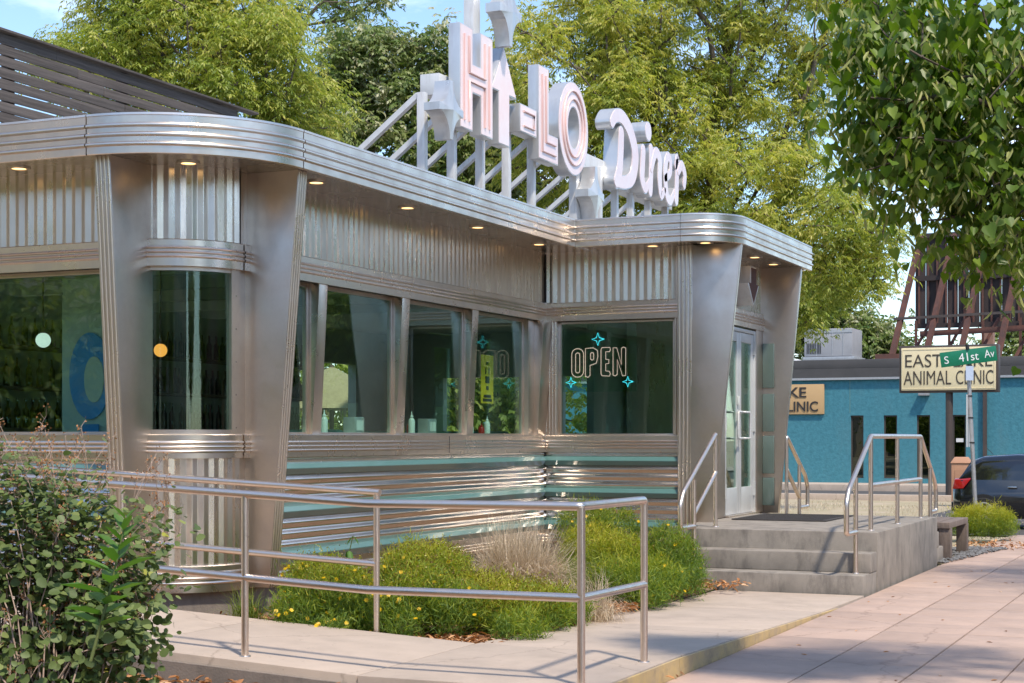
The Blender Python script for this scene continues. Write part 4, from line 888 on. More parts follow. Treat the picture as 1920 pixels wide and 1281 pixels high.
# wooden bench beyond the landing
be = thing('wooden_bench', (-3.35, 19.9, 0), 'grey weathered timber block bench at the end of the landing', 'bench')
for x, y in ((-3.50, 19.35), (-3.17, 19.35), (-3.50, 20.6), (-3.17, 20.6)): MB().box(x, x+.13, y, y+.13, 0, .37).build('leg', M['wood_bench'], be, bev=.006)
for k in range(3): MB().box(-3.50+k*.156, -3.36+k*.156, 19.33, 20.75, .371, .44).build('plank', M['wood_bench'], be, bev=.006)
MB().box(-3.47, -3.07, 19.42, 19.46, .20, .36).build('crosspiece', M['wood_bench'], be, bev=.004)

# ------------------------------------------------------------------ the blue clinic across the side street
def onY(px, py, Y):
    t = (px-960)/FPX; return at(px, py, Y/(math.cos(YAW)+math.sin(YAW)*t))
CYW = 60.0
wx = lambda px: onY(px, 822, CYW).x
wz = lambda py, px=1650: onY(px, py, CYW).z
clinic = thing('clinic_building', (-12, CYW, -0.4), 'low blue stucco clinic building with dark parapet', 'building')
cb = lambda nm, mt, *b, **k: MB().box(*b).build(nm, M[mt], clinic, **k)
slots = [(1595, 1619), (1657, 1682), (1719, 1744), (1786, 1811)]
z0s, z1s = wz(897), wz(779); ztop = wz(709)
edges = [-30.0] + [q for a, b in slots for q in (wx(a), wx(b))] + [6.0]
for a, b in zip(edges[0::2], edges[1::2]): cb('wall', 'teal_stucco', a, b, CYW, CYW+.3, -0.6, ztop)
for a, b in slots:
    cb('wall', 'teal_stucco', wx(a), wx(b), CYW, CYW+.3, z1s, ztop); cb('wall', 'teal_stucco', wx(a), wx(b), CYW, CYW+.3, -0.6, z0s)
    f = MB(); xa, xb = wx(a), wx(b); f.box(xa, xa+.05, CYW+.08, CYW+.16, z0s, z1s); f.box(xb-.05, xb, CYW+.08, CYW+.16, z0s, z1s); f.box(xa+.05, xb-.05, CYW+.08, CYW+.16, z1s-.05, z1s); f.box(xa+.05, xb-.05, CYW+.08, CYW+.16, z0s, z0s+.05)
    w = f.build('window', M['brown_metal'], clinic); MB().box(xa+.05, xb-.05, CYW+.11, CYW+.125, z0s+.05, z1s-.05).build('pane', M['glass_dark'], w)
    cb('room_back', 'int_wall', xa-.1, xb+.1, CYW+.9, CYW+1.0, -.4, ztop-.1)
cb('notice', 'int_white', wx(1792), wx(1806), CYW+.09, CYW+.10, wz(829), wz(822))
cb('parapet', 'parapet', -30.2, 6.2, CYW-.12, CYW+.32, ztop+.003, wz(690)); cb('coping', 'parapet', -30.2, 6.2, CYW-.05, CYW+.32, wz(690)+.002, wz(673), bev=.02)
cb('drip_edge', 'galv', -30.2, 6.2, CYW-.14, CYW-.121, ztop-.05, ztop+.03)
cb('roof', 'roof_membrane', -30, 6, CYW+.3, CYW+14, 3.3, 3.6)
cb('roof_block', 'rust', wx(1625), wx(1760), CYW+1.5, CYW+8, 3.6, wz(660))
cb('joint', 'teal', wx(1594)-.02, wx(1594)+.005, CYW-.004, CYW+.01, z1s+.1, ztop-.05)
cb('pipe', 'brown_metal', wx(1844), wx(1851), CYW-.16, CYW-.02, -.4, ztop)
cb('wall_lamp', 'galv', wx(1724), wx(1744), CYW-.30, CYW-.004, wz(743), wz(735), bev=.02)
cb('plinth', 'conc', -30, 6, CYW-.9, CYW-.003, -.5, wz(909))
def text_mesh(s_, size, extrude, off=0.0, space=1.0, sx=1.0):
    cu = bpy.data.curves.new('t', 'FONT'); cu.body = s_; cu.size = size; cu.extrude = extrude; cu.offset = off; cu.space_character = space; cu.align_x = 'CENTER'; cu.align_y = 'CENTER'; cu.resolution_u = 4
    o = bpy.data.objects.new('t', cu); col.objects.link(o); dg = bpy.context.evaluated_depsgraph_get(); me = bpy.data.meshes.new_from_object(o.evaluated_get(dg))
    bpy.data.objects.remove(o); 
    V = np.array([v.co[:] for v in me.vertices]); V[:, 0] *= sx
    return V, [tuple(p.vertices) for p in me.polygons], me
def put_text(name, s_, size, c, u, n_, m_, parent, width=None, height=None, extrude=.01, off=0.0, space=1.0):
    """letters centred at c, running along u, facing n_"""
    V, F, me = text_mesh(s_, size, extrude, off, space); bpy.data.meshes.remove(me)
    V[:, 0] -= (V[:, 0].min()+V[:, 0].max())/2; V[:, 1] -= (V[:, 1].min()+V[:, 1].max())/2
    if width: V[:, 0] *= width/(V[:, 0].max()-V[:, 0].min())
    if height: V[:, 1] *= height/(V[:, 1].max()-V[:, 1].min())
    c = Vector(c); u = Vector(u).normalized(); n_ = Vector(n_).normalized(); up = n_.cross(u).normalized()
    m = MB(); m.v = [tuple(c+u*a+up*b+n_*e) for a, b, e in V]; m.f = F
    return m.build(name, M[m_], parent, recalc=False)
ws = thing('wall_sign', (wx(1500), CYW-.1, 2.4), 'tan lettered sign board on the blue clinic wall', 'sign')
zb_, zt_ = wz(776), wz(719); xr = wx(1546); xl = xr-3.9
MB().box(xl, xr, CYW-.10, CYW-.004, zb_, zt_).build('board', M['tan_sign'], ws, bev=.01)
cx_ = (xl+xr)/2
zc = (zb_+zt_)/2
w1 = 3.1
for wd, xa, xb, dz in (('EAST', xr-3.76, xr-2.42, .26), ('LAKE', xr-2.02, xr-.66, .26), ('ANIMAL', xr-3.68, xr-2.05, -.27), ('CLINIC', xr-1.72, xr-.22, -.27)):
    put_text('lettering', wd, .5, ((xa+xb)/2, CYW-.112, zc+dz), (1,0,0), (0,-1,0), 'letter_dark', ws, width=xb-xa, height=.38, extrude=.012, off=.006)
hv = thing('air_conditioner', (wx(1560), CYW+3, 3.6), 'grey boxed air conditioning unit on the clinic roof', 'air conditioner')
HY = CYW+2.5; hx = lambda px: onY(px, 700, HY).x; hz = lambda py: onY(1560, py, HY).z
MB().box(hx(1508), hx(1598), HY, HY+1.8, hz(668), hz(616)).build('cabinet', M['hvac'], hv, bev=.02)
MB().box(hx(1506), hx(1603), HY-.1, HY+1.9, hz(676), hz(669)).build('curb', M['galv'], hv, bev=.01)
gr_ = MB()
for k in range(9): gr_.box(hx(1513+k*3.1), hx(1514.4+k*3.1), HY-.02, HY-.003, hz(663), hz(643))
gr_.build('grille', M['black_metal'], hv)
for px in (1530, 1560, 1580): MB().box(hx(px), hx(px)+.03, HY-.012, HY-.003, hz(667), hz(618)).build('seam', M['galv'], hv)
MB().box(hx(1508), hx(1598), HY-.015, HY-.003, hz(624), hz(618)).build('top_louvre', M['galv'], hv)
dm = onY(1493, 688, CYW+1.0)
vt = thing('roof_vent', dm, 'small white dome roof vent on the clinic parapet', 'vent')
MB().lathe((dm.x, dm.y, dm.z-.5), [(.28, 0), (.28, .45), (.36, .46), (.34, .6), (.2, .75), (.03, .8)], 18).build('dome', M['sign_white'], vt, smooth=50)
# pole sign
SY = 52.0; sxp = lambda px: onY(px, 822, SY).x; szp = lambda py: onY(1778, py, SY).z
ps = thing('pole_sign', (sxp(1778), SY, -.42), 'cream EAST LAKE ANIMAL CLINIC box sign on a brown pole', 'sign')
a, b, zb_, zt_ = sxp(1686), sxp(1872), szp(736), szp(647)
MB().tube([(sxp(1778), SY+.2, -.5), (sxp(1778), SY+.2, zb_+.02)], .115, 18).build('pole', M['brown_metal'], ps, smooth=50)
fr = MB(); fr.box(a, b, SY-.0, SY+.45, zb_, zt_); fr.build('frame', M['brown_metal'], ps, bev=.02)
MB().box(a+.07, b-.07, SY-.045, SY-.003, zb_+.07, zt_-.07).build('face', M['cream'], ps, bev=.02)
bd = MB(); 
for x0, x1, z0, z1 in ((a+.1, b-.1, zt_-.14, zt_-.115), (a+.1, b-.1, zb_+.115, zb_+.14), (a+.1, a+.125, zb_+.14, zt_-.14), (b-.125, b-.1, zb_+.14, zt_-.14)): bd.box(x0, x1, SY-.056, SY-.046, z0, z1)
bd.build('moulding', M['cream'], ps)
for wd, pa, pb, py, h_ in (('EAST', 1698, 1767, 676, .40), ('LAKE', 1789, 1861, 676, .40), ('ANIMAL', 1695, 1784, 708, .43), ('CLINIC', 1793, 1863, 708, .43)):
    put_text('lettering', wd, .5, ((sxp(pa)+sxp(pb))/2, SY-.052, szp(py)), (1,0,0), (0,-1,0), 'letter_brown', ps, width=sxp(pb)-sxp(pa), height=h_, extrude=.006, off=-.002)
# brick-coloured waste column
tcx = onY(1803, 860, 46)
tc_ = thing('terracotta_bin', (tcx.x, tcx.y, -.42), 'terracotta coloured square waste bin behind the black car', 'bin')
zz = onY(1803, 857, 46).z; hw = .24
MB().box(tcx.x-hw, tcx.x+hw, 46-hw, 46+hw, -.44, zz-.17).build('body', M['terracotta'], tc_, bev=.02)
MB().hexa([(tcx.x-hw-.03, 46-hw-.03, zz-.168), (tcx.x+hw+.03, 46-hw-.03, zz-.168), (tcx.x+hw+.03, 46+hw+.03, zz-.168), (tcx.x-hw-.03, 46+hw+.03, zz-.168), (tcx.x-hw*.7, 46-hw*.7, zz), (tcx.x+hw*.7, 46-hw*.7, zz), (tcx.x+hw*.7, 46+hw*.7, zz), (tcx.x-hw*.7, 46+hw*.7, zz)]).build('lid', M['terracotta'], tc_, bev=.02)
MB().box(tcx.x-hw*.6, tcx.x+hw*.6, 46-hw-.012, 46-hw-.002, zz-.85, zz-.35).build('panel', M['terracotta'], tc_)
# street name sign on its leaning post
b0 = at(1832, 985, 26.2); b1 = at(1814, 662, 26.2); b0.z = gz(b0.y)-.05
ss = thing('street_sign', (b0.x, b0.y, gz(b0.y)), 'green S 41st Av street name sign on a leaning grey post', 'street sign')
MB().tube([b0, b1], .033, 12).build('post', M['galv'], ss, smooth=60)
pt = lambda z: b0 + (b1-b0)*((z-b0.z)/(b1.z-b0.z))
c = at(1816, 669, 26.15); dY = Vector((math.cos(YAW), math.sin(YAW), 0)); tilt = Vector((math.cos(YAW)*.985, math.sin(YAW)*.985, .125)).normalized()
nrm = Vector((math.sin(YAW), -math.cos(YAW), 0)); up_ = nrm.cross(tilt).normalized(); wB, hB = .91, .24
bl = MB(); cc = [c+tilt*sx_*wB/2+up_*sz_*hB/2 for sx_, sz_ in ((-1,-1),(1,-1),(1,1),(-1,1))]
bl.hexa([p+nrm*.004-nrm*.0 - nrm*.008 for p in cc]+[p+nrm*.004 for p in cc]); bl.build('blade', M['road_green'], ss, bev=.003)
put_text('lettering', 'S', .2, c-tilt*.36-up_*.01+nrm*.0065, tilt, nrm, 'white_print', ss, height=.12, width=.07, extrude=.0015)
put_text('lettering', '41st', .2, c-tilt*.0-up_*.0+nrm*.0065, tilt, nrm, 'white_print', ss, height=.135, width=.32, extrude=.0015)
put_text('lettering', 'Av', .2, c+tilt*.335+up_*.01+nrm*.0065, tilt, nrm, 'white_print', ss, height=.125, width=.16, extrude=.0015)
MB().tube([c+up_*.12, c+up_*.20], .03, 8).build('bracket', M['black_metal'], ss); MB().tube([c-up_*.20, c-up_*.12], .035, 8).build('bracket', M['black_metal'], ss)
q = at(1818, 700, 26.1); s_ = MB(); cc = [q+dY*a_*.062+Vector((0,0,b_*.115)) for a_, b_ in ((-1,-1),(1,-1),(1,1),(-1,1))]
s_.hexa([p-nrm*.004 for p in cc]+[p+nrm*.002 for p in cc]); s_.build('small_plate', mat('pale_blue', (.50,.58,.70), (.40,.48,.62), rough=.5, scale=25), ss)
pl = pt(1.75); e = MB(); dd = Vector((-.05,.998,0)); cc = [pl-dY*.045+dd*a_*.26+Vector((0,0,b_*.42-.05)) for a_, b_ in ((-1,-1),(1,-1),(1,1),(-1,1))]; nn = Vector((.998,.05,0))
e.hexa([p-nn*.003 for p in cc]+[p+nn*.003 for p in cc]); e.build('side_plate', M['sign_white'], ss)
for z in (1.35, 1.75, 2.1): MB().tube([pt(z)-Vector((0,0,.012)), pt(z)+Vector((0,0,.012))], .042, 10).build('clamp', M['black_metal'], ss)

# ------------------------------------------------------------------ rusty billboard behind the clinic
BY = 68.0; bxp = lambda px: onY(px, 822, BY).x; bzp = lambda py: onY(1800, py, BY).z
bb_ = thing('billboard', (bxp(1800), BY, -.4), 'back of a dark rusty billboard on steel struts above the clinic', 'billboard')
x = bxp(1716); k = 0
while x < bxp(2080):
    MB().box(x+.01, x+.42, BY, BY+.05, bzp(612)+random.uniform(-.02,.02), bzp(436)).build('panel_board', M['board_brown'], bb_); x += .43; k += 1
for px in range(1722, 2080, 17): MB().box(bxp(px), bxp(px)+.07, BY-.08, BY-.002, bzp(606), bzp(438)).build('stud', M['rust'], bb_)
for py in (610, 520, 440): MB().box(bxp(1716), bxp(2080), BY-.17, BY-.082, bzp(py)-.1, bzp(py)+.1).build('cross_beam', M['board_brown'], bb_)
for i, px in enumerate((1690, 1752, 1815, 1885, 1950, 2015)):
    MB().bar((bxp(px)-.2, BY-2.6, 3.4), (bxp(px+38), BY-.2, bzp(440)), .2, .16).build('strut', M['rust'], bb_)
    MB().bar((bxp(px+30), BY-.3, 3.4), (bxp(px+30), BY-.3, bzp(600)), .10).build('upright', M['rust'], bb_)
    MB().bar((bxp(px+4), BY-2.0, 3.5), (bxp(px+60), BY-.4, bzp(600)), .09).build('tie', M['rust'], bb_)
MB().bar((bxp(1690), BY-1.6, bzp(600)), (bxp(2050), BY-1.6, bzp(590)), .10).build('catwalk_rail', M['brown_metal'], bb_)
MB().bar((bxp(1735), BY-1.2, bzp(628)), (bxp(2050), BY-1.2, bzp(618)), .14, .22).build('catwalk_beam', M['rust'], bb_)
MB().box(bxp(1690), bxp(2080), BY-3.0, BY, 3.2, 3.4).build('base_frame', M['rust'], bb_)
ch = thing('chimney', (bxp(1850), 75, 0), 'pale brick chimney behind the billboard', 'chimney')
MB().box(onY(1845, 640, 76).x, onY(1862, 640, 76).x, 76, 76.6, 0, onY(1850, 612, 76).z).build('stack', M['brick'], ch); MB().box(onY(1844, 640, 76).x, onY(1863, 640, 76).x, 75.95, 76.65, onY(1850, 612, 76).z+.002, onY(1850, 608, 76).z).build('cap', M['conc'], ch)

# ------------------------------------------------------------------ black hatchback
def car(loc, label):
    x0, y0, z0 = loc; t_ = thing('hatchback_car', loc, label, 'car')
    W = .84
    # half sections along the length: rear at u=0
    def ring(u, zb, zs, zt, w, wt):   # lower body ring, n points
        pts = [(-w*.92, zb), (-w, zb+.10), (-w*1.0, zs), (-w*.965, zs+.10), (-wt, zt), (-wt*.5, zt+.012), (wt*.5, zt+.012), (wt, zt), (w*.965, zs+.10), (w, zs), (w, zb+.10), (w*.92, zb)]
        return [(x0+u, y0+v, z0+z) for v, z in pts]
    body = [(0.02, .36, .62, .86, .66, .60), (.06, .28, .60, .93, .76, .68), (.22, .22, .62, .97, .83, .75), (.75, .20, .64, .98, .85, .77), (1.6, .19, .64, .97, .855, .78), (2.6, .19, .62, .95, .85, .77), (3.05, .19, .61, .92, .84, .75), (3.55, .20, .58, .82, .81, .70), (3.82, .26, .52, .70, .72, .60), (3.9, .34, .5, .62, .62, .52)]
    m = MB(); n_ = 12
    for s_ in body: m.v += ring(*s_)
    for i in range(len(body)-1):
        for k in range(n_): k2 = (k+1) % n_; m.f.append((i*n_+k, i*n_+k2, (i+1)*n_+k2, (i+1)*n_+k))
    m.f.append(tuple(range(n_))); m.f.append(tuple(reversed(range((len(body)-1)*n_, len(body)*n_))))
    bo = m.build('body', M['car_black'], t_, smooth=50)
    gh = [(.10, .92, .70, .95, .66), (.42, .92, .76, 1.38, .58), (.62, .93, .77, 1.455, .57), (1.3, .93, .775, 1.50, .58), (1.95, .93, .77, 1.47, .58), (2.2, .92, .765, 1.36, .60), (2.85, .90, .73, .93, .70)]
    m = MB()
    for u, zb, wb, zt, wt in gh:
        m.v += [(x0+u, y0+v, z0+z) for v, z in ((-wb, zb), (-(wb*.4+wt*.6), zb+(zt-zb)*.72), (-wt, zt-.03), (-wt*.8, zt), (0, zt+.012), (wt*.8, zt), (wt, zt-.03), (wb*.4+wt*.6, zb+(zt-zb)*.72), (wb, zb))]
    for i in range(len(gh)-1):
        for k in range(8): m.f.append((i*9+k, i*9+k+1, (i+1)*9+k+1, (i+1)*9+k))
    m.f.append(tuple(range(9))); m.f.append(tuple(reversed(range(54, 63))))
    m.build('cabin', M['car_black'], t_, smooth=50)
    for sd in (-1, 1):
        def sp(u, h):   # point on the cabin side
            import bisect
            us = [g_[0] for g_ in gh]; i = max(0, min(len(gh)-2, bisect.bisect(us, u)-1)); f_ = (u-us[i])/(us[i+1]-us[i]); zb, wb, zt, wt = [gh[i][k]+(gh[i+1][k]-gh[i][k])*f_ for k in (1,2,3,4)]
            wm = wb*.4+wt*.6; t = h
            z = zb+(zt-.03-zb)*t; v = wb+(wm-wb)*min(1, t/.72) if t < .72 else wm+(wt-wm)*(t-.72)/.28
            return (x0+u, y0+sd*(v+.006), z0+z)
        for ua, ub, ub2 in ((.46, 1.02, 1.02), (1.12, 1.86, 1.80), (1.94, 2.58, 2.22)):
            g_ = MB(); rows = []
            for h in (.08, .40, .72, .88):
                f_ = (h-.08)/.8; rr_ = []
                for k in range(5): 
                    lo = ua+(.18 if ua < .5 else 0)*(1-f_)*0 ; hi = ub+(ub2-ub)*f_
                    rr_.append(sp(lo+(hi-lo)*k/4, h))
                rows.append(rr_)
            for rr_ in rows: g_.v += rr_
            g_.f = [(i*5+k, i*5+k+1, (i+1)*5+k+1, (i+1)*5+k) for i in range(3) for k in range(4)]
            g_.build('side_window', M['car_glass'], t_, smooth=60)
        MB().hexa([(x0+.02, y0+sd*.60, z0+.80), (x0+.26, y0+sd*.80, z0+.84), (x0+.26, y0+sd*.845, z0+.80), (x0+.02, y0+sd*.70, z0+.78), (x0+.06, y0+sd*.60, z0+1.0), (x0+.40, y0+sd*.72, z0+1.02), (x0+.40, y0+sd*.79, z0+.99), (x0+.06, y0+sd*.69, z0+.98)]).build('tail_light', M['tail_red'], t_, bev=.015)
        MB().box(x0+1.14, x0+1.32, y0+sd*.855-.02, y0+sd*.855+.02, z0+.82, z0+.85).build('door_handle', M['chrome'], t_, bev=.008)
        for u in (.66, 3.1):
            tw = MB(); cy_ = y0+sd*.785
            prof = [(.10, -.09), (.29, -.09), (.31, -.06), (.31, .06), (.29, .09), (.10, .09)]
            for r_, a_ in prof:
                for k in range(24): an = 2*math.pi*k/24; tw.v.append((x0+u+r_*math.cos(an), cy_+a_, z0+.31+r_*math.sin(an)))
            for i in range(5):
                for k in range(24): k2 = (k+1) % 24; tw.f.append((i*24+k, i*24+k2, (i+1)*24+k2, (i+1)*24+k))
            wo = tw.build('wheel', M['tyre'], t_, smooth=40)
            rim = MB()
            for k in range(7):
                an = 2*math.pi*k/7; rim.bar((x0+u, cy_+sd*.095, z0+.31), (x0+u+.2*math.cos(an), cy_+sd*.095, z0+.31+.2*math.sin(an)), .05, .02, up=(0,1,0))
            rim.tube([(x0+u+.205*math.cos(2*math.pi*k/24), cy_+sd*.09, z0+.31+.205*math.sin(2*math.pi*k/24)) for k in range(25)], .014, 6, cap=False)
            rim.build('rim', M['galv'], wo)
            MB().prism([(u_+x0, v_+z0) for u_, v_ in [(u+.36*math.cos(2*math.pi*k/28), .33+.36*math.sin(2*math.pi*k/28)) for k in range(28)]], lambda a_, b_, c_: (a_, c_, b_), y0+sd*.70, y0+sd*.853).build('wheel_arch', M['dark_gap'], t_)
    MB().box(x0-.02, x0+.08, y0-.62, y0+.62, z0+.32, z0+.52).build('bumper', M['car_black'], t_, bev=.03)
    MB().hexa([(x0+.13, y0-.56, z0+.98), (x0+.13, y0+.56, z0+.98), (x0+.16, y0+.56, z0+.96), (x0+.16, y0-.56, z0+.96), (x0+.37, y0-.5, z0+1.36), (x0+.37, y0+.5, z0+1.36), (x0+.42, y0+.5, z0+1.34), (x0+.42, y0-.5, z0+1.34)]).build('rear_window', M['car_glass'], t_, bev=.01)
    MB().tube([(x0+.75, y0, z0+1.49), (x0+.62, y0, z0+1.62)], .006, 6).build('antenna', M['black_metal'], t_)
    return t_
cl = at(1781, 985, 33.5)
car((cl.x, cl.y+.9, gz(40)+.01), 'black hatchback car parked in front of the blue clinic')

# ------------------------------------------------------------------ across the street and behind the camera: what the steel and glass mirror
def block(name, label, x0, x1, y0, y1, h, m_, face, nwin, storeys=2):
    t_ = thing(name, ((x0+x1)/2, (y0+y1)/2, 0), label, 'building')
    MB().box(x0, x1, y0, y1, -.5, h).build('wall', M[m_], t_); MB().box(x0-.15, x1+.15, y0-.15, y1+.15, h+.003, h+.35).build('parapet', M['conc'], t_)
    for s_ in range(storeys):
        for k in range(nwin):
            z = .9+s_*3.3
            if face == 'x': ya = y0+(y1-y0)*(k+.2)/nwin; MB().box(x0-.05, x0-.005, ya, ya+(y1-y0)/nwin*.6, z, z+1.9).build('window', M['glass_dark'], t_)
            else: xa = x0+(x1-x0)*(k+.2)/nwin; MB().box(xa, xa+(x1-x0)/nwin*.6, y1+.005, y1+.05, z, z+1.9).build('window', M['glass_dark'], t_)
block('shop_building', 'brick two-storey shop building on the far side of the street', 18, 30, 22, 44, 7.5, 'brick', 'x', 6)
block('shop_building', 'low brick shop building on the far side of the street', 18, 30, 2, 20, 5.0, 'brick', 'x', 5, 1)
block('shop_building', 'tall beige building far down the street', 19, 34, 47, 80, 9.0, 'beige_stucco', 'x', 8)
block('shop_building', 'brick building behind the photographer', -24, -6, -30, -16, 7.5, 'brick', 'y', 5)
block('shop_building', 'unseen beige house, made tall to brighten what the front steel mirrors', -42, -26, -26, -2, 10.5, 'beige_stucco', 'y', 4)  # unseen; height raised so its sunlit wall brightens the mirroring front panels
block('shop_building', 'long unseen beige building added behind the photographer to block low sky', -64, -25, -48, -32, 10.0, 'beige_stucco', 'y', 10, 2)  # unseen, added to keep blue low sky out of the steel's reflections
block('shop_building', 'unseen beige flats added behind the photographer to block low sky', -4, 40, -46, -34, 11.0, 'beige_stucco', 'y', 9, 3)  # unseen too, added as a further screen against low sky in the fins

# ------------------------------------------------------------------ vegetation
def unit(a): return a/np.maximum(1e-9, np.linalg.norm(a, axis=1, keepdims=True))
TEMPL = {'blade': ([(0,0,0),(.45,-.5,.05),(1,0,-.08),(.45,.5,.05)], [(0,1,2,3)]),
         'leaf': ([(0,0,0),(.22,-.40,.06),(.62,-.42,.05),(1,0,-.10),(.62,.42,.05),(.22,.40,.06)], [(0,1,2,3),(0,3,4,5)]),
         'round': ([(0,0,0),(.10,-.34,.04),(.40,-.52,.06),(.76,-.36,.02),(1,0,-.06),(.76,.36,.02),(.40,.52,.06),(.10,.34,.04)], [(0,1,2,3,4),(0,4,5,6,7)]),
         'heart': ([(0.04,0,0),(-.06,-.30,.05),(.18,-.52,.07),(.52,-.44,.04),(.82,-.17,-.04),(1.04,0,-.14),(.82,.17,-.04),(.52,.44,.04),(.18,.52,.07),(-.06,.30,.05)], [(0,1,2,3,4,5),(0,5,6,7,8,9)]),
         'strap': ([(0,-.35,0),(0,.35,0),(.5,.5,.03),(.5,-.5,.03),(1,0,-.12)], [(0,3,2,1),(3,4,2)])}
def leaf_mesh(name, mt, parent, C, D, Nn, Ln, Wd, val, shape='leaf'):
    tv, tf = TEMPL[shape]; C = np.asarray(C, float) - np.array(ORG[parent] if parent is not None else (0,0,0)); n = len(C)
    D = unit(D); S = unit(np.cross(D, Nn)); U = np.cross(S, D)
    Ln = np.broadcast_to(np.asarray(Ln, float), (n,)); Wd = np.broadcast_to(np.asarray(Wd, float), (n,))
    V = np.stack([C + (a*Ln)[:, None]*D + (b*Wd)[:, None]*S + (c*Ln)[:, None]*U for a, b, c in tv], 1).reshape(-1, 3)
    k = len(tv); base = np.arange(n)*k
    idx = np.concatenate([base[:, None] + np.array([i for f_ in tf for i in f_])[None, :]], 1).reshape(-1)
    sizes = np.tile([len(f_) for f_ in tf], n); starts = np.concatenate([[0], np.cumsum(sizes)[:-1]])
    me = bpy.data.meshes.new(name); me.vertices.add(len(V)); me.vertices.foreach_set('co', V.ravel())
    me.loops.add(len(idx)); me.loops.foreach_set('vertex_index', idx.astype(np.int32))
    me.polygons.add(len(sizes)); me.polygons.foreach_set('loop_start', starts.astype(np.int32))
    me.update(calc_edges=True); me.validate()
    at_ = me.attributes.new('v', 'FLOAT', 'FACE'); at_.data.foreach_set('value', np.repeat(np.clip(val, 0, 1), len(tf)).astype(np.float32))
    me.materials.append(M[mt]); return link(name, me, parent)
def rdir(n): return unit(RNG.normal(size=(n, 3)))
def in_lobes(lobes, n, shell=0.45, pw=0.8):
    """points inside a set of ellipsoids (cx,cy,cz,rx,ry,rz), biased outwards"""
    vol = np.array([l[3]*l[4]*l[5] for l in lobes])**pw; pick = RNG.choice(len(lobes), n, p=vol/vol.sum())
    Lb = np.array(lobes)[pick]; d = rdir(n); r = (shell + (1-shell)*RNG.random(n))**0.6
    return Lb[:, :3] + d*Lb[:, 3:]*r[:, None], pick
def skeleton(base, fork, pts, step=0.55, lean=0.3):
    nodes = [np.array(base, float)]; par = [-1]
    f = np.array(fork, float); n0 = 5
    for i in range(1, n0+1):
        p = nodes[0]+(f-nodes[0])*i/n0 + (RNG.normal(size=3)*np.array([.05,.05,0]) if i < n0 else 0); nodes.append(p); par.append(len(nodes)-2)
    fi = len(nodes)-1; dist = [0.0]*len(nodes)
    for i in range(len(nodes)): dist[i] = -np.linalg.norm(nodes[i]-f)
    order = np.argsort(np.linalg.norm(pts-f, axis=1))
    for o_ in order:
        p = pts[o_]; A = np.array(nodes[fi:]); da = np.linalg.norm(A-p, axis=1) ; df = np.array(dist[fi:]); own = np.linalg.norm(p-f)
        cost = da + 0.45*df*(1.0) + np.where(A[:, 2] > p[2]+.3, 1.2, 0); j = int(np.argmin(cost)) + fi
        a = nodes[j]; ln = np.linalg.norm(p-a); k = max(1, int(ln/step)); prev = j
        for q in range(1, k+1):
            t = q/k; w = a+(p-a)*t + np.array([0, 0, .10*ln*math.sin(math.pi*t)]) + (RNG.normal(size=3)*.05*min(1, ln) if q < k else 0)
            nodes.append(w); par.append(prev); dist.append(dist[j]+ln*t); prev = len(nodes)-1
    return nodes, par
def trunk_mesh(nodes, par, parent, r_tip, mt='bark', expn=2.3, sides=6, rmax=.4, name='trunk'):
    n = len(nodes); w = [0.0]*n; kids = [0]*n
    for i in range(n-1, 0, -1):
        if w[i] == 0: w[i] = r_tip**expn
        w[par[i]] += w[i]
    r = [min(rmax, x_**(1/expn)) if x_ > 0 else r_tip for x_ in w]
    m = MB()
    for i in range(1, n):
        a, b = Vector(nodes[par[i]]), Vector(nodes[i])
        if (b-a).length < 1e-4: continue
        s_ = sides if r[i] > r_tip*2 else 4
        ra = r[par[i]] if par[par[i]] >= 0 and r[par[i]] < r[i]*1.6 else r[i]*1.15
        m.tube([a-(b-a).normalized()*r[i]*.3, b], r[i], s_, cap=False, radii=[ra, r[i]])
    return m.build(name, M[mt], parent, smooth=70, recalc=False)
def ash_leaves(name, mt, parent, cl, per, spread, Lr=(.16,.26), leaflet=.095, wr=.30, zc=None, size=1.0, vbias=0.0):
    n = len(cl)*per; C = np.repeat(cl, per, 0) + RNG.normal(size=(n, 3))*spread*np.array([1,1,.75])
    cv = np.repeat(RNG.normal(size=len(cl))*.14, per)
    az = RNG.random(n)*6.283; D = np.stack([np.cos(az), np.sin(az), .45-1.1*RNG.random(n)], 1); D = unit(D); RL = RNG.uniform(*Lr, n)*size
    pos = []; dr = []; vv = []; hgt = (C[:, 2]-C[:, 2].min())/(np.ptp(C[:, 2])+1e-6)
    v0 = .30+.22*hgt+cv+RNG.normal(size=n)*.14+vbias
    S = unit(np.cross(D, np.array([0,0,1.0])))
    for k, (t, s_) in enumerate(((.25,-1),(.25,1),(.55,-1),(.55,1),(.85,-1),(.85,1),(1.0,0))):
        droop = np.array([0,0,-1.0])*(t*t*.25)*RL[:, None]
        pos.append(C+D*(RL*t)[:, None]+droop); dd = D*.75+S*s_*.75+np.array([0,0,-.45-.3*t])+RNG.normal(size=(n,3))*.16; dr.append(dd); vv.append(v0+RNG.normal(size=n)*.06+.04*k)
    pos = np.concatenate(pos); dr = np.concatenate(dr); vv = np.concatenate(vv); m = len(pos)
    nn = np.array([0,0,1.0])+RNG.normal(size=(m,3))*.45; ln = RNG.uniform(.75,1.2,m)*leaflet*size
    o_ = leaf_mesh(name, mt, parent, pos, dr, nn, ln, ln*wr, vv, 'blade'); return o_
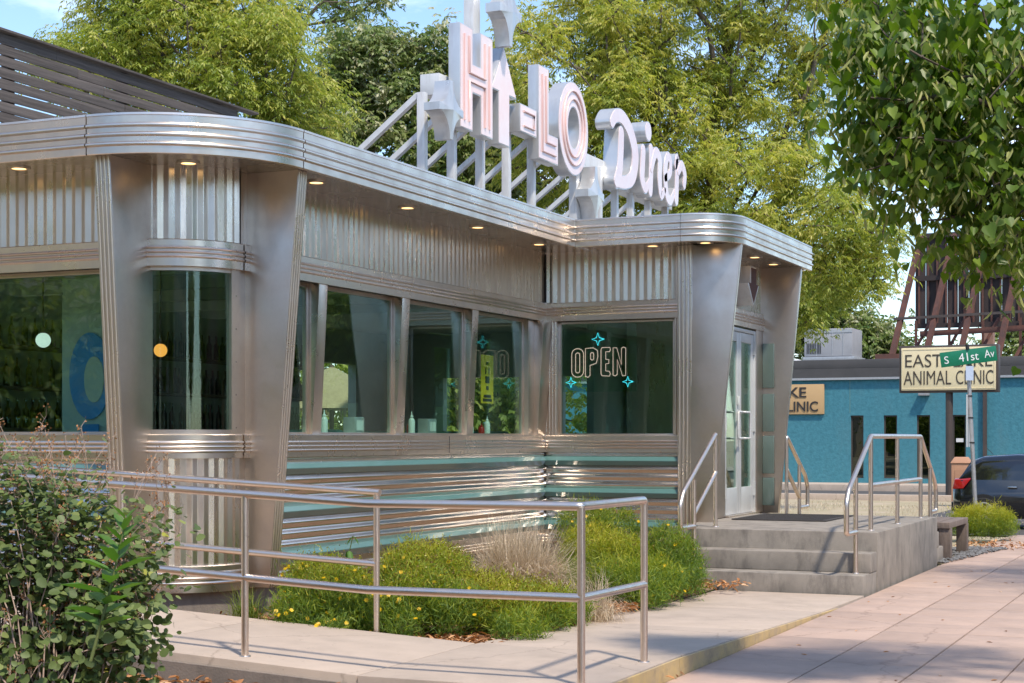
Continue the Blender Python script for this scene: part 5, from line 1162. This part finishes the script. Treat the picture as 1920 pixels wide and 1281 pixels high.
def tree(name, base, fork, lobes, label, group, ncl, per, spread, mt, size=1.0, leaflet=.095, r_tip=.012, shell=.35, wr=.30, vbias=0.0, extra=None, rmax=.4):
    t_ = thing(name, base, label, 'tree', group)
    pts, _ = in_lobes(lobes, ncl, shell)
    nodes, par = skeleton(base, fork, pts)
    if extra:
        for e in extra:
            pass
    trunk_mesh(nodes, par, t_, r_tip, rmax=rmax)
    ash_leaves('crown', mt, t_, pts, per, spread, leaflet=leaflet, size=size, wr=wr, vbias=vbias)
    return t_
def lob(px, py, d, rx, ry=None, rz_=None):
    p = at(px, py, d); return (p.x, p.y, p.z, rx, ry or rx, rz_ or rx)
def gnd(px, d): p = at(px, 822, d); return (p.x, p.y, gz(p.y)-.03)
TG = 'tall trees behind the diner'
# large yellow-green ash in the middle
D1 = 31
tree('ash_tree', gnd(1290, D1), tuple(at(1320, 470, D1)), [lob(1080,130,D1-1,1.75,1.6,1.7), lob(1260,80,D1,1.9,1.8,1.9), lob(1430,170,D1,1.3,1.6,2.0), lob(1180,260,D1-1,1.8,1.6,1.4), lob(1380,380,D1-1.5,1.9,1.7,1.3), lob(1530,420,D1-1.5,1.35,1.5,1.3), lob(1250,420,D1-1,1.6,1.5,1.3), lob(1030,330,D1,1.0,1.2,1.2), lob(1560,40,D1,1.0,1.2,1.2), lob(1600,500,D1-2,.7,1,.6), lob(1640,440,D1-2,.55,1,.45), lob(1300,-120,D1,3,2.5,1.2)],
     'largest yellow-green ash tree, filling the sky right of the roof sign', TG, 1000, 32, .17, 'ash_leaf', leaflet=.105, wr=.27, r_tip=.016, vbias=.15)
D2 = 24
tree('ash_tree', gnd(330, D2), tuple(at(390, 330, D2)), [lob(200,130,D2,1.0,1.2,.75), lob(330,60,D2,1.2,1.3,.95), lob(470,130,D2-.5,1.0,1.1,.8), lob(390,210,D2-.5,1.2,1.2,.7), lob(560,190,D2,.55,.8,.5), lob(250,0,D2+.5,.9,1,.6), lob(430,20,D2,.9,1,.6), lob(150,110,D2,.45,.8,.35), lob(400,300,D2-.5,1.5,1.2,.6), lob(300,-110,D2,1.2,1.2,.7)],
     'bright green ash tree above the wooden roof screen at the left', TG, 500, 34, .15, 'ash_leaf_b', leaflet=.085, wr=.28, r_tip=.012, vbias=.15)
D3 = 34
tree('locust_tree', gnd(690, D3), tuple(at(670, 360, D3)), [lob(700,120,D3,1.0,1.2,.9), lob(640,200,D3,.9,1.2,.9), lob(780,190,D3,.9,1.2,1.0), lob(820,90,D3,.45,.8,.5), lob(720,280,D3-.5,1.6,1.2,1.0), lob(870,300,D3-.5,1.3,1.2,1.0), lob(660,90,D3,.6,.8,.4), lob(950,330,D3,1.2,1.2,1.0), lob(600,280,D3-1,.8,1,.6), lob(930,200,D3+1,1.0,1,1.4)],
     'dark green tree with pale tips left of the roof sign', TG, 420, 28, .19, 'dark_leaf', leaflet=.12, wr=.42, vbias=.12)
D5 = 40
tree('sparse_tree', gnd(590, D5), tuple(at(560, 150, D5)), [lob(600,20,D5,1.3,1,.45), lob(500,0,D5,.9,1,.4), lob(680,-20,D5,1,1,.5)], 'thin bare-limbed tree against the blue sky at top left', TG, 60, 14, .2, 'dark_leaf', leaflet=.10, wr=.42, r_tip=.018)
D4 = 72
tree('far_tree', gnd(1600, D4), tuple(at(1600, 740, D4)), [lob(1580,640,D4,1.8,1.5,1.5), lob(1640,640,D4,1.2,1.5,1.0), lob(1540,600,D4,1.6,1.5,1.8), lob(1500,560,D4,1.6,1.5,2.0), lob(1700,660,D4+4,1.0,1.2,.5), lob(1660,680,D4,1.6,1.5,.8)], 'rounded green tree behind the clinic roof unit', 'trees behind the clinic', 150, 40, .5, 'dark_leaf', size=2.0, leaflet=.10, wr=.55, r_tip=.03, vbias=.08)
tree('far_tree', gnd(1900, 84), tuple(at(1900, 700, 84)), [lob(1900,640,84,2.4,1.5,1.2), lob(1960,610,84,2.4,1.5,1.8)], 'green tree behind the chimney at the right edge', 'trees behind the clinic', 70, 36, .5, 'dark_leaf', size=2.0, leaflet=.10, wr=.5, r_tip=.03, vbias=.08)
D6 = 27
tree('low_tree', gnd(1440, D6+14), tuple(at(1460, 650, D6+14)), [lob(1500,560,D6+14,.8,1.2,.9), lob(1560,500,D6+14,1.1,1.2,.9)], 'green tree beside the vestibule corner under the big ash', TG, 90, 30, .3, 'ash_leaf_b', leaflet=.12, r_tip=.012)
# garden behind the diner, seen through its windows
for k, (x, y, s_) in enumerate(((-17.5, 20.5, 1.6), (-16.8, 24.0, 1.5), (-14.5, 29.5, 1.8), (-18, 15.5, 1.8), (-10.5, 31, 1.7), (-17.0, 29.2, 2.2), (-15.4, 33, 2.4))):
    tree('garden_tree', (x, y, -.03), (x, y, .9), [(x, y, 2.3, s_, s_, 1.7), (x+.6, y-.9, 1.6, s_*.7, s_*.7, 1.1), (x+.4, y+1, 1.7, s_*.7, s_*.7, 1.1)], ('first', 'second', 'third', 'fourth', 'fifth', 'sixth', 'seventh')[k]+' garden tree behind the rear windows of the diner', 'garden trees behind the diner', 60, 34, .3, 'ash_leaf_b', leaflet=.13, wr=.5)
# unseen trees for the steel and glass to mirror, several added to block sky
for k, (x, y, hgt_) in enumerate(((16, 27, 5), (16.4, 36, 5.5), (16, 18, 5), (-16, -14, 4.5), (-3.5, -12, 5), (-34, 4, 4.5), (15.6, 50, 6), (-9, -13, 5.5), (2, -14, 5), (15.8, -6, 5), (15.6, 4, 5.2), (15.9, 22, 5), (15.7, 31.5, 5.4), (15.8, 42, 5.6), (16, 60, 6), (-17.5, -1.0, 2.6), (-20.5, -4.5, 2.8))):
    tree('street_tree', (x, y, 0), (x, y, min(2.2, hgt_-1.2)), [(x, y, hgt_, 2.2, 2.2, 2.0), (x+1, y-1, hgt_-1, 1.6, 1.6, 1.3), (x-1, y+1, hgt_-.8, 1.6, 1.6, 1.3)], ('first', 'second', 'third', 'fourth', 'fifth', 'sixth', 'seventh', 'eighth', 'ninth', 'tenth', 'eleventh', 'twelfth', 'thirteenth', 'fourteenth', 'fifteenth', 'sixteenth', 'seventeenth')[k]+' tree outside the picture that the steel and glass mirror', 'trees outside the picture', 80, 26, .45, 'ash_leaf_b', size=1.9, leaflet=.12, wr=.45)

# lime tree by the kerb: heart-shaped leaves and pale bracts hanging into the picture
def lime(base, fork, lobes, label, ncl, per, spread, lf=.085, bract=True, shell=.2):
    t_ = thing('lime_tree', base, label, 'tree', 'lime trees along the kerb')
    pts, _ = in_lobes(lobes, ncl, shell, .5); nodes, par = skeleton(base, fork, pts, step=.35); trunk_mesh(nodes, par, t_, .0045, rmax=.14)
    n = ncl*per; C = np.repeat(pts, per, 0)+RNG.normal(size=(n,3))*spread; az = RNG.random(n)*6.283
    D = np.stack([np.cos(az), np.sin(az), -.5-1.2*RNG.random(n)], 1); Nn = np.stack([-np.cos(az)*0+RNG.normal(size=n)*.4, RNG.normal(size=n)*.4, np.ones(n)], 1)
    leaf_mesh('crown', 'lime_leaf', t_, C, D, Nn, RNG.uniform(.55,1.3,n)*lf, RNG.uniform(.5,1.0,n)*lf, .5+RNG.normal(size=n)*.25, 'heart')
    if bract:
        k = int(n*.7); i = RNG.choice(n, k); az = RNG.random(k)*6.283; D = np.stack([np.cos(az)*.8, np.sin(az)*.8, -.7-.8*RNG.random(k)], 1)
        leaf_mesh('bracts', 'bract', t_, C[i]+RNG.normal(size=(k,3))*.04, D, rdir(k)+np.array([0,0,.6]), RNG.uniform(.06,.10,k), RNG.uniform(.014,.021,k), RNG.random(k), 'leaf')
    return t_
DL = 8.6
lime((.9, 8.9, 0), (.75, 8.9, 2.7), [lob(1660,90,DL+.2,.30,.4,.26), lob(1720,180,DL,.34,.5,.36), lob(1800,60,DL,.5,.6,.4), lob(1840,250,DL,.46,.6,.5), lob(1740,330,DL-.1,.27,.4,.26), lob(1900,350,DL,.42,.5,.30), lob(1650,250,DL+.2,.18,.3,.2), lob(1790,405,DL,.22,.4,.12), lob(1890,450,DL-.1,.22,.4,.12), lob(2010,250,DL,.5,.6,.5), lob(1920,150,DL,.6,.7,.6), lob(1990,660,DL-.3,.12,.3,.14), lob(1640,350,DL,.14,.25,.12), lob(1610,170,DL+.2,.14,.3,.22), lob(1680,20,DL+.1,.25,.4,.2), lob(1700,260,DL,.3,.4,.3), lob(2150,0,DL,.6,.9,.5), lob(2300,200,DL,.6,.8,.5)],
     'lime tree with dark heart-shaped leaves and pale bracts hanging in at top right', 310, 19, .125, lf=.074)
lime((1.3, 16.0, 0), (1.2, 16.0, 2.9), [(.9,16.2,4.8,1.5,1.6,1.2), (1.2,14.9,4.4,1.2,1.2,1.0), (1.4,17.6,4.6,1.2,1.2,1.0)], 'second lime tree down the kerb, mostly outside the picture', 130, 34, .24, lf=.11, bract=False, shell=.3)
lime((1.3, 3.2, 0), (1.2, 3.2, 2.9), [(.5,4.2,5.2,1.7,1.6,1.0), (0.2,5.4,5.4,1.1,1.2,.8), (1.6,2.8,5.4,1.6,1.6,1.1)], 'third lime tree beside the photographer, outside the picture', 110, 18, .24, lf=.11, bract=False, shell=.3)

# big shrub at lower left
def shrub(base, lobes, label):
    t_ = thing('leafy_shrub', base, label, 'shrub')
    pts, _ = in_lobes(lobes, 420, .25); pts = pts[pts[:, 2] > .05]
    nodes = []; m = MB(); b0 = np.array(base)
    for p in pts[::2]:
        a = b0+np.array([random.uniform(-.35,.35), random.uniform(-.3,.3), 0]); q = (a+p)/2+np.array([0,0,.15]); m.tube([a, q, p], .004, 4, cap=False, radii=[.006,.004,.002])
    m.build('stems', M['twig'], t_, recalc=False)
    n = len(pts)*22; C = np.repeat(pts, 22, 0)+RNG.normal(size=(n,3))*.065; az = RNG.random(n)*6.283
    D = np.stack([np.cos(az), np.sin(az), RNG.normal(size=n)*.5-.1], 1); out_ = unit(C-(b0+np.array([0,0,.5]))); Nn = out_*.8+np.array([.2,-.35,.7])+RNG.normal(size=(n,3))*.4
    sz = RNG.uniform(.5,1.3,n)*.042*(1.25-.35*np.clip((C[:,2]-.3)/1.0,0,1)); val = .45+RNG.normal(size=n)*.2+np.repeat(RNG.normal(size=len(pts))*.1, 22)
    leaf_mesh('leaves', 'shrub_leaf', t_, C, D, Nn, sz, sz*.82, val, 'round')
    # dry seed heads and twigs standing out of it
    tw = MB(); P = []
    for i in range(300):
        p = Vector(pts[RNG.integers(len(pts))])+Vector((0,0,.06)); d = Vector((random.gauss(0,.4), random.gauss(0,.4), random.uniform(.6,1.2))).normalized(); ln = random.uniform(.10,.24) if p.z < 1.05 else random.uniform(.15,.34)
        q = p+d*ln; tw.tube([p, p+d*ln*.5+Vector((0,0,.01)), q], .0016, 3, cap=False)
        for k in range(6):
            s_ = p+d*ln*random.uniform(.35,1); e = s_+Vector((random.gauss(0,.5), random.gauss(0,.5), random.uniform(.3,1))).normalized()*random.uniform(.02,.05); tw.tube([s_, e], .0012, 3, cap=False); P.append(tuple(e))
    tw.build('dry_twigs', M['twig'], t_, recalc=False)
    P = np.array(P); P = np.repeat(P, 3, 0)+RNG.normal(size=(len(P)*3,3))*.008
    leaf_mesh('seed_heads', 'litter', t_, P, rdir(len(P)), rdir(len(P)), .014, .009, .2+RNG.random(len(P))*.5, 'blade')['kind'] = 'stuff'
    return t_
shb = at(90, 1281, 7.9)
DS = 7.9
shrub((shb.x, shb.y, 0.02), [lob(60,1150,DS,.42,.4,.34), lob(170,1180,DS,.36,.35,.30), lob(40,1010,DS,.34,.35,.26), lob(150,1040,DS,.30,.3,.26), lob(250,1060,DS+.1,.16,.2,.18), lob(20,920,DS,.22,.25,.16), lob(130,950,DS,.20,.25,.14), lob(205,970,DS+.1,.16,.2,.11), lob(40,870,DS,.10,.15,.08), lob(180,890,DS,.05,.1,.10), lob(-150,1050,DS,.5,.45,.5), lob(60,1300,DS-.1,.5,.4,.25), lob(230,1210,DS,.16,.2,.22), lob(295,990,DS+.2,.08,.1,.10)], 'large green shrub with dry brown tips beside the ramp, lower left')
def milkweed(p0, p1, lv, ln, label, flat_=1.0):
    a, b = Vector(p0), Vector(p1); t_ = thing('milkweed_plant', a, label, 'plant'); MB().tube([a, a+(b-a)*.5+Vector((.01,0,0)), b], .006, 7, radii=[.008,.006,.003]).build('stem', M['stem_green'], t_, smooth=60)
    ax = (b-a).normalized(); i = 0
    for k in range(lv):
        f_ = .25+.75*k/(lv-1); az0 = k*1.35
        for s_ in (0, 1):
            az = az0+math.pi*s_; c_ = a+(b-a)*f_; up = (.35+.9*max(0, f_-.55)/.45)*flat_
            D = np.array([[math.cos(az), math.sin(az), up]]); l_ = ln*(1.0-.55*max(0, f_-.6)/.4)*random.uniform(.85,1.1)
            leaf_mesh('leaf', 'milk_leaf', t_, np.array([c_[:]]), D, np.array([[0,0,1.0]]), l_, l_*.42, np.array([random.uniform(.2,.9)]), 'leaf')
milkweed(at(170, 1240, 7.15), at(236, 975, 7.2), 11, .20, 'tall milkweed with long upright leaves in the shrub')
milkweed((-5.85, 9.95, .05), at(662, 1005, 11.3), 6, .19, 'young milkweed standing above the yellow flowers', -1.0)

# low planting in the bed
def coreopsis(lobes, n, nfl, label, yellow=.5, heads=.3):
    b = (lobes[0][0], lobes[0][1], .04); t_ = thing('coreopsis_bush', b, label, 'bush', 'fine-leaved bushes in the planting bed')
    per = 11; C, pk = in_lobes(lobes, n, .55); Lb = np.array(lobes)[pk]; base = Lb[:, :3].copy(); base[:, 2] = .05
    C = C[C[:, 2] > .06]; n = len(C)
    Cc = np.repeat(C, per, 0)+RNG.normal(size=(n*per,3))*.03; m = len(Cc)
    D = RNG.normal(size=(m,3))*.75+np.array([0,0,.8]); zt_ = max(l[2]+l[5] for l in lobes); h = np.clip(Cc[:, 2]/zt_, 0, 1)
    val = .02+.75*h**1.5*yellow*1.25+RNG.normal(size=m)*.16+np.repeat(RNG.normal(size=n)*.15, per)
    sp_ = np.repeat(RNG.random(n) < .16, per); lift = np.repeat(RNG.uniform(.03,.11,n), per)*RNG.random(m); Cc[:, 2] += np.where(sp_, lift, 0); Cc[:, :2] += np.where(sp_[:, None], np.repeat(RNG.normal(size=(n,2))*.05, per, 0)*(lift/.08)[:, None], 0)
    leaf_mesh('foliage', 'coreo', t_, Cc, D, rdir(m), RNG.uniform(.03,.085,m), RNG.uniform(.0035,.008,m), val, 'blade')
    top = C[C[:, 2] > zt_*.60]
    if heads and len(top):
        k = int(len(top)*heads*12); q = top[RNG.integers(len(top), size=k)]+RNG.normal(size=(k,3))*.04+np.array([0,0,.03])
        leaf_mesh('seed_heads', 'coreo_head', t_, q, rdir(k)+np.array([0,0,.8]), rdir(k), .014, .010, RNG.random(k), 'blade')['kind'] = 'stuff'
    if nfl:
        i = RNG.integers(len(C), size=nfl); q = C[i]; cen = np.array([np.mean([l[0] for l in lobes]), np.mean([l[1] for l in lobes]), 0])
        off = q-cen; off[:, 2] = .2; q = q+unit(off+np.array([.3,-.6,.3]))*.06
        nrm_ = unit(np.array([.35,-.65,.6])+RNG.normal(size=(nfl,3))*.3); a_ = unit(np.cross(nrm_, rdir(nfl))); b_ = np.cross(nrm_, a_); P = []; Dd = []; Nn = []
        for k in range(8): an = 2*math.pi*k/8; P.append(q); Dd.append(a_*math.cos(an)+b_*math.sin(an)+nrm_*.15); Nn.append(nrm_)
        P = np.concatenate(P); leaf_mesh('flowers', 'petal', t_, P, np.concatenate(Dd), np.concatenate(Nn), .018, .0105, RNG.random(len(P)), 'blade')['kind'] = 'stuff'
    return t_
B = lambda px, py, d, rx, rz_, ry=None: lob(px, py+22, d+.16, rx*.95, (ry or rx)*.95, rz_*.78)
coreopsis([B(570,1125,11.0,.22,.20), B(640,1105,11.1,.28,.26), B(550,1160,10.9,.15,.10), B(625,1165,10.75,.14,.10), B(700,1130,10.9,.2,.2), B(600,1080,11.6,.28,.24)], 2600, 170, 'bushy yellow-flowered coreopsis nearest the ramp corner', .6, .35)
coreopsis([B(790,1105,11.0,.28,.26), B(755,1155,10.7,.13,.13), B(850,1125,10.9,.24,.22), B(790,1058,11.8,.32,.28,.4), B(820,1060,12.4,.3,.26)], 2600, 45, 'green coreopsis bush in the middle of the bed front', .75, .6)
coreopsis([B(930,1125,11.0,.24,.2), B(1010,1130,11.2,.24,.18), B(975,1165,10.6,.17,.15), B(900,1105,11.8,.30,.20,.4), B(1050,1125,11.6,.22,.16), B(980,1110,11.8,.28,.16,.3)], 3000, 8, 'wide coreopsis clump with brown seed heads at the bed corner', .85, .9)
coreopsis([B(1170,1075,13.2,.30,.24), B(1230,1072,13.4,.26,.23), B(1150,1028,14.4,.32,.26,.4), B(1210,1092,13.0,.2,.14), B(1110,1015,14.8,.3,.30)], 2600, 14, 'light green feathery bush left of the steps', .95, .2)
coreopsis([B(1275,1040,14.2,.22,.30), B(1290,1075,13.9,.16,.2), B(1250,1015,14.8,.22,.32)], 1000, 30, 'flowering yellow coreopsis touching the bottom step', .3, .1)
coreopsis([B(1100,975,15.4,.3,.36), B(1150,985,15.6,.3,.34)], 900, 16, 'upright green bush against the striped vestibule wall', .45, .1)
coreopsis([B(1845,958,22.6,.42,.30), B(1812,960,22.6,.26,.27), B(1878,966,22.4,.22,.24)], 1500, 0, 'round yellow-green bush beside the black car', 1.1, .1)
def grass(base_pts, n, h, w, spread, mt, label, cat='grass clump', name='grass_clump', arch=.6):
    b = np.array(base_pts, float); t_ = thing(name, tuple(b[0]), label, cat)
    m = MB; i = RNG.integers(len(b), size=n); P = b[i]+RNG.normal(size=(n,3))*np.array([spread,spread,0]); az = RNG.random(n)*6.283; tl = RNG.random(n)**.7*arch*1.5; L_ = RNG.uniform(.55,1.1,n)*h
    d0 = np.stack([np.cos(az)*np.sin(tl*.6), np.sin(az)*np.sin(tl*.6), np.cos(tl*.6)], 1); d1 = np.stack([np.cos(az)*np.sin(tl*1.5), np.sin(az)*np.sin(tl*1.5), np.cos(tl*1.5)], 1); d2 = np.stack([np.cos(az)*np.sin(tl*2.3), np.sin(az)*np.sin(tl*2.3), np.cos(tl*2.3)], 1)
    s_ = np.stack([-np.sin(az), np.cos(az), 0*az], 1)*w/2; a = P; b1 = a+d0*(L_*.4)[:, None]; c1 = b1+d1*(L_*.35)[:, None]; e1 = c1+d2*(L_*.3)[:, None]
    V = np.stack([a-s_, a+s_, b1+s_, b1-s_, c1+s_*.8, c1-s_*.8, e1], 1).reshape(-1, 3) - np.array(ORG[t_]); k = np.arange(n)*7
    idx = (k[:, None]+np.array([0,1,2,3, 3,2,4,5, 5,4,6])[None]).reshape(-1); sizes = np.tile([4,4,3], n); st_ = np.concatenate([[0], np.cumsum(sizes)[:-1]])
    me = bpy.data.meshes.new('blades'); me.vertices.add(len(V)); me.vertices.foreach_set('co', V.ravel()); me.loops.add(len(idx)); me.loops.foreach_set('vertex_index', idx.astype(np.int32)); me.polygons.add(len(sizes)); me.polygons.foreach_set('loop_start', st_.astype(np.int32)); me.update(calc_edges=True); me.validate()
    at_ = me.attributes.new('v', 'FLOAT', 'FACE'); at_.data.foreach_set('value', np.repeat(RNG.random(n), 3).astype(np.float32)); me.materials.append(M[mt]); link('blades', me, t_); return t_
G0 = at(965, 1070, 13.1); G0.z = .06
grass([(G0.x, G0.y, .06), (G0.x+.12, G0.y+.1, .06), (G0.x-.12, G0.y+.15, .06)], 3600, .74, .0042, .09, 'dry_grass', 'pale dry tuft of ornamental grass in the bed against the wall', arch=.75)
G1 = at(1120, 1125, 12.2); grass([(G1.x, G1.y, .05), (G1.x+.05, G1.y-.12, .05)], 420, .42, .0035, .05, 'dry_grass', 'smaller dry grass tuft falling over the ramp edge', arch=1.0)
G2 = at(465, 1125, 11.6); grass([(G2.x, G2.y, .06)], 260, .34, .005, .05, 'green_grass', 'green grass tuft under the rounded steel corner')
G3 = at(1070, 1040, 13.6); grass([(G3.x, G3.y, .06)], 600, .5, .0035, .10, 'green_grass', 'wispy greenish grass tuft behind the ramp railing', arch=.8)
# litter, dry grass and gravel
def litter(name, label, boxes, dens, mt, ln, wd, zf, cat=None, flat_=.35):
    P = []
    for x0, x1, y0, y1, f_ in boxes: k = int(dens*f_*(x1-x0)*(y1-y0)); P.append(np.stack([RNG.uniform(x0,x1,k), RNG.uniform(y0,y1,k), np.zeros(k)], 1))
    P = np.concatenate(P); n = len(P); P[:, 2] = np.array([zf(*p[:2]) for p in P])+RNG.random(n)*.02; az = RNG.random(n)*6.283
    D = np.stack([np.cos(az), np.sin(az), RNG.normal(size=n)*flat_], 1)
    o_ = leaf_mesh(name, mt, None, P, D, np.array([0,0,1.0])+RNG.normal(size=(n,3))*flat_, RNG.uniform(.6,1.3,n)*ln, RNG.uniform(.7,1.2,n)*wd, RNG.random(n), 'leaf')
    return tag(o_, label, cat, kind='stuff')
bz = lambda x, y: .075
litter('fallen_leaves', 'orange and brown fallen leaves on the planting bed', [(-7, -4.36, 9.40, 9.85, 3.0), (-4.95, -4.36, 9.7, 14.4, 2.0), (-4.9, -4.1, 14.2, 14.66, 1.0), (-7, -4.9, 9.7, 16, .35)], 420, 'litter', .07, .026, bz, 'leaves')
litter('scattered_leaves', 'orange dry leaves in front of the ramp wall', [(-6.4, -3.2, 7.0, 7.84, 1.0), (-12, -3.2, 6.6, 7.84, .25), (-3.35, -2.95, 8, 9.6, .12)], 330, 'litter', .07, .028, lambda x, y: .02, 'leaves')
litter('bush_litter', 'pale leaf litter under the yellow-green bush', [(-3.4, -2.2, 21.4, 22.9, 1.0)], 160, 'litter', .06, .028, lambda x, y: gz(y)+.01, 'leaves')
gv = MB()
for i in range(1300):
    x, y = random.uniform(-3.45, -2.62), random.uniform(18.7, 21.6)
    if x > -3.0+ (y-19)*.12: continue
    r_ = random.uniform(.012,.03); gv.lathe((x, y, random.uniform(0,.02)), [(r_*.5, 0), (r_, r_*.4), (r_*.5, r_*.85)], 5)
tag(gv.build('gravel', M['gravel'], recalc=False), 'grey gravel beside the wooden bench', 'gravel', kind='stuff')
def verge(name, label, x0, x1, y0, y1, n, h, w, mt):
    P = np.stack([RNG.uniform(x0,x1,n), RNG.uniform(y0,y1,n), np.zeros(n)], 1); P[:, 2] = np.array([gz(y) for y in P[:, 1]])-.03; D = RNG.normal(size=(n,3))*.35+np.array([0,0,1])
    keep = np.sin(P[:,0]*1.7+1)+np.sin(P[:,1]*.9)+RNG.normal(size=n)*.8 > -.1
    o_ = leaf_mesh(name, mt, None, P[keep], D[keep], rdir(keep.sum()), RNG.uniform(.5,1.3,keep.sum())*h, w, RNG.random(keep.sum()), 'blade'); tag(o_, label, 'grass', kind='stuff')
verge('verge_grass', 'patchy green verge grass beyond the landing', -9.5, -4.0, 22, 30, 1500, .16, .012, 'green_grass')
verge('dry_verge_grass', 'thin straw grass on the verge before the side street', -14, -4.0, 24, 48, 9000, .12, .014, 'dry_grass')
# a few windfallen leaves on the pavement
lf = np.array([(random.uniform(-2.95,-1.2), random.uniform(9.6,20), .004) for _ in range(34)]); az = RNG.random(34)*6.283
tag(leaf_mesh('pavement_leaves', 'litter', None, lf, np.stack([np.cos(az), np.sin(az), 0*az], 1), np.tile([0,0,1.0], (34,1)), .045, .02, RNG.random(34), 'leaf'), 'few dry leaves scattered on the pink sidewalk', 'leaves', kind='stuff')
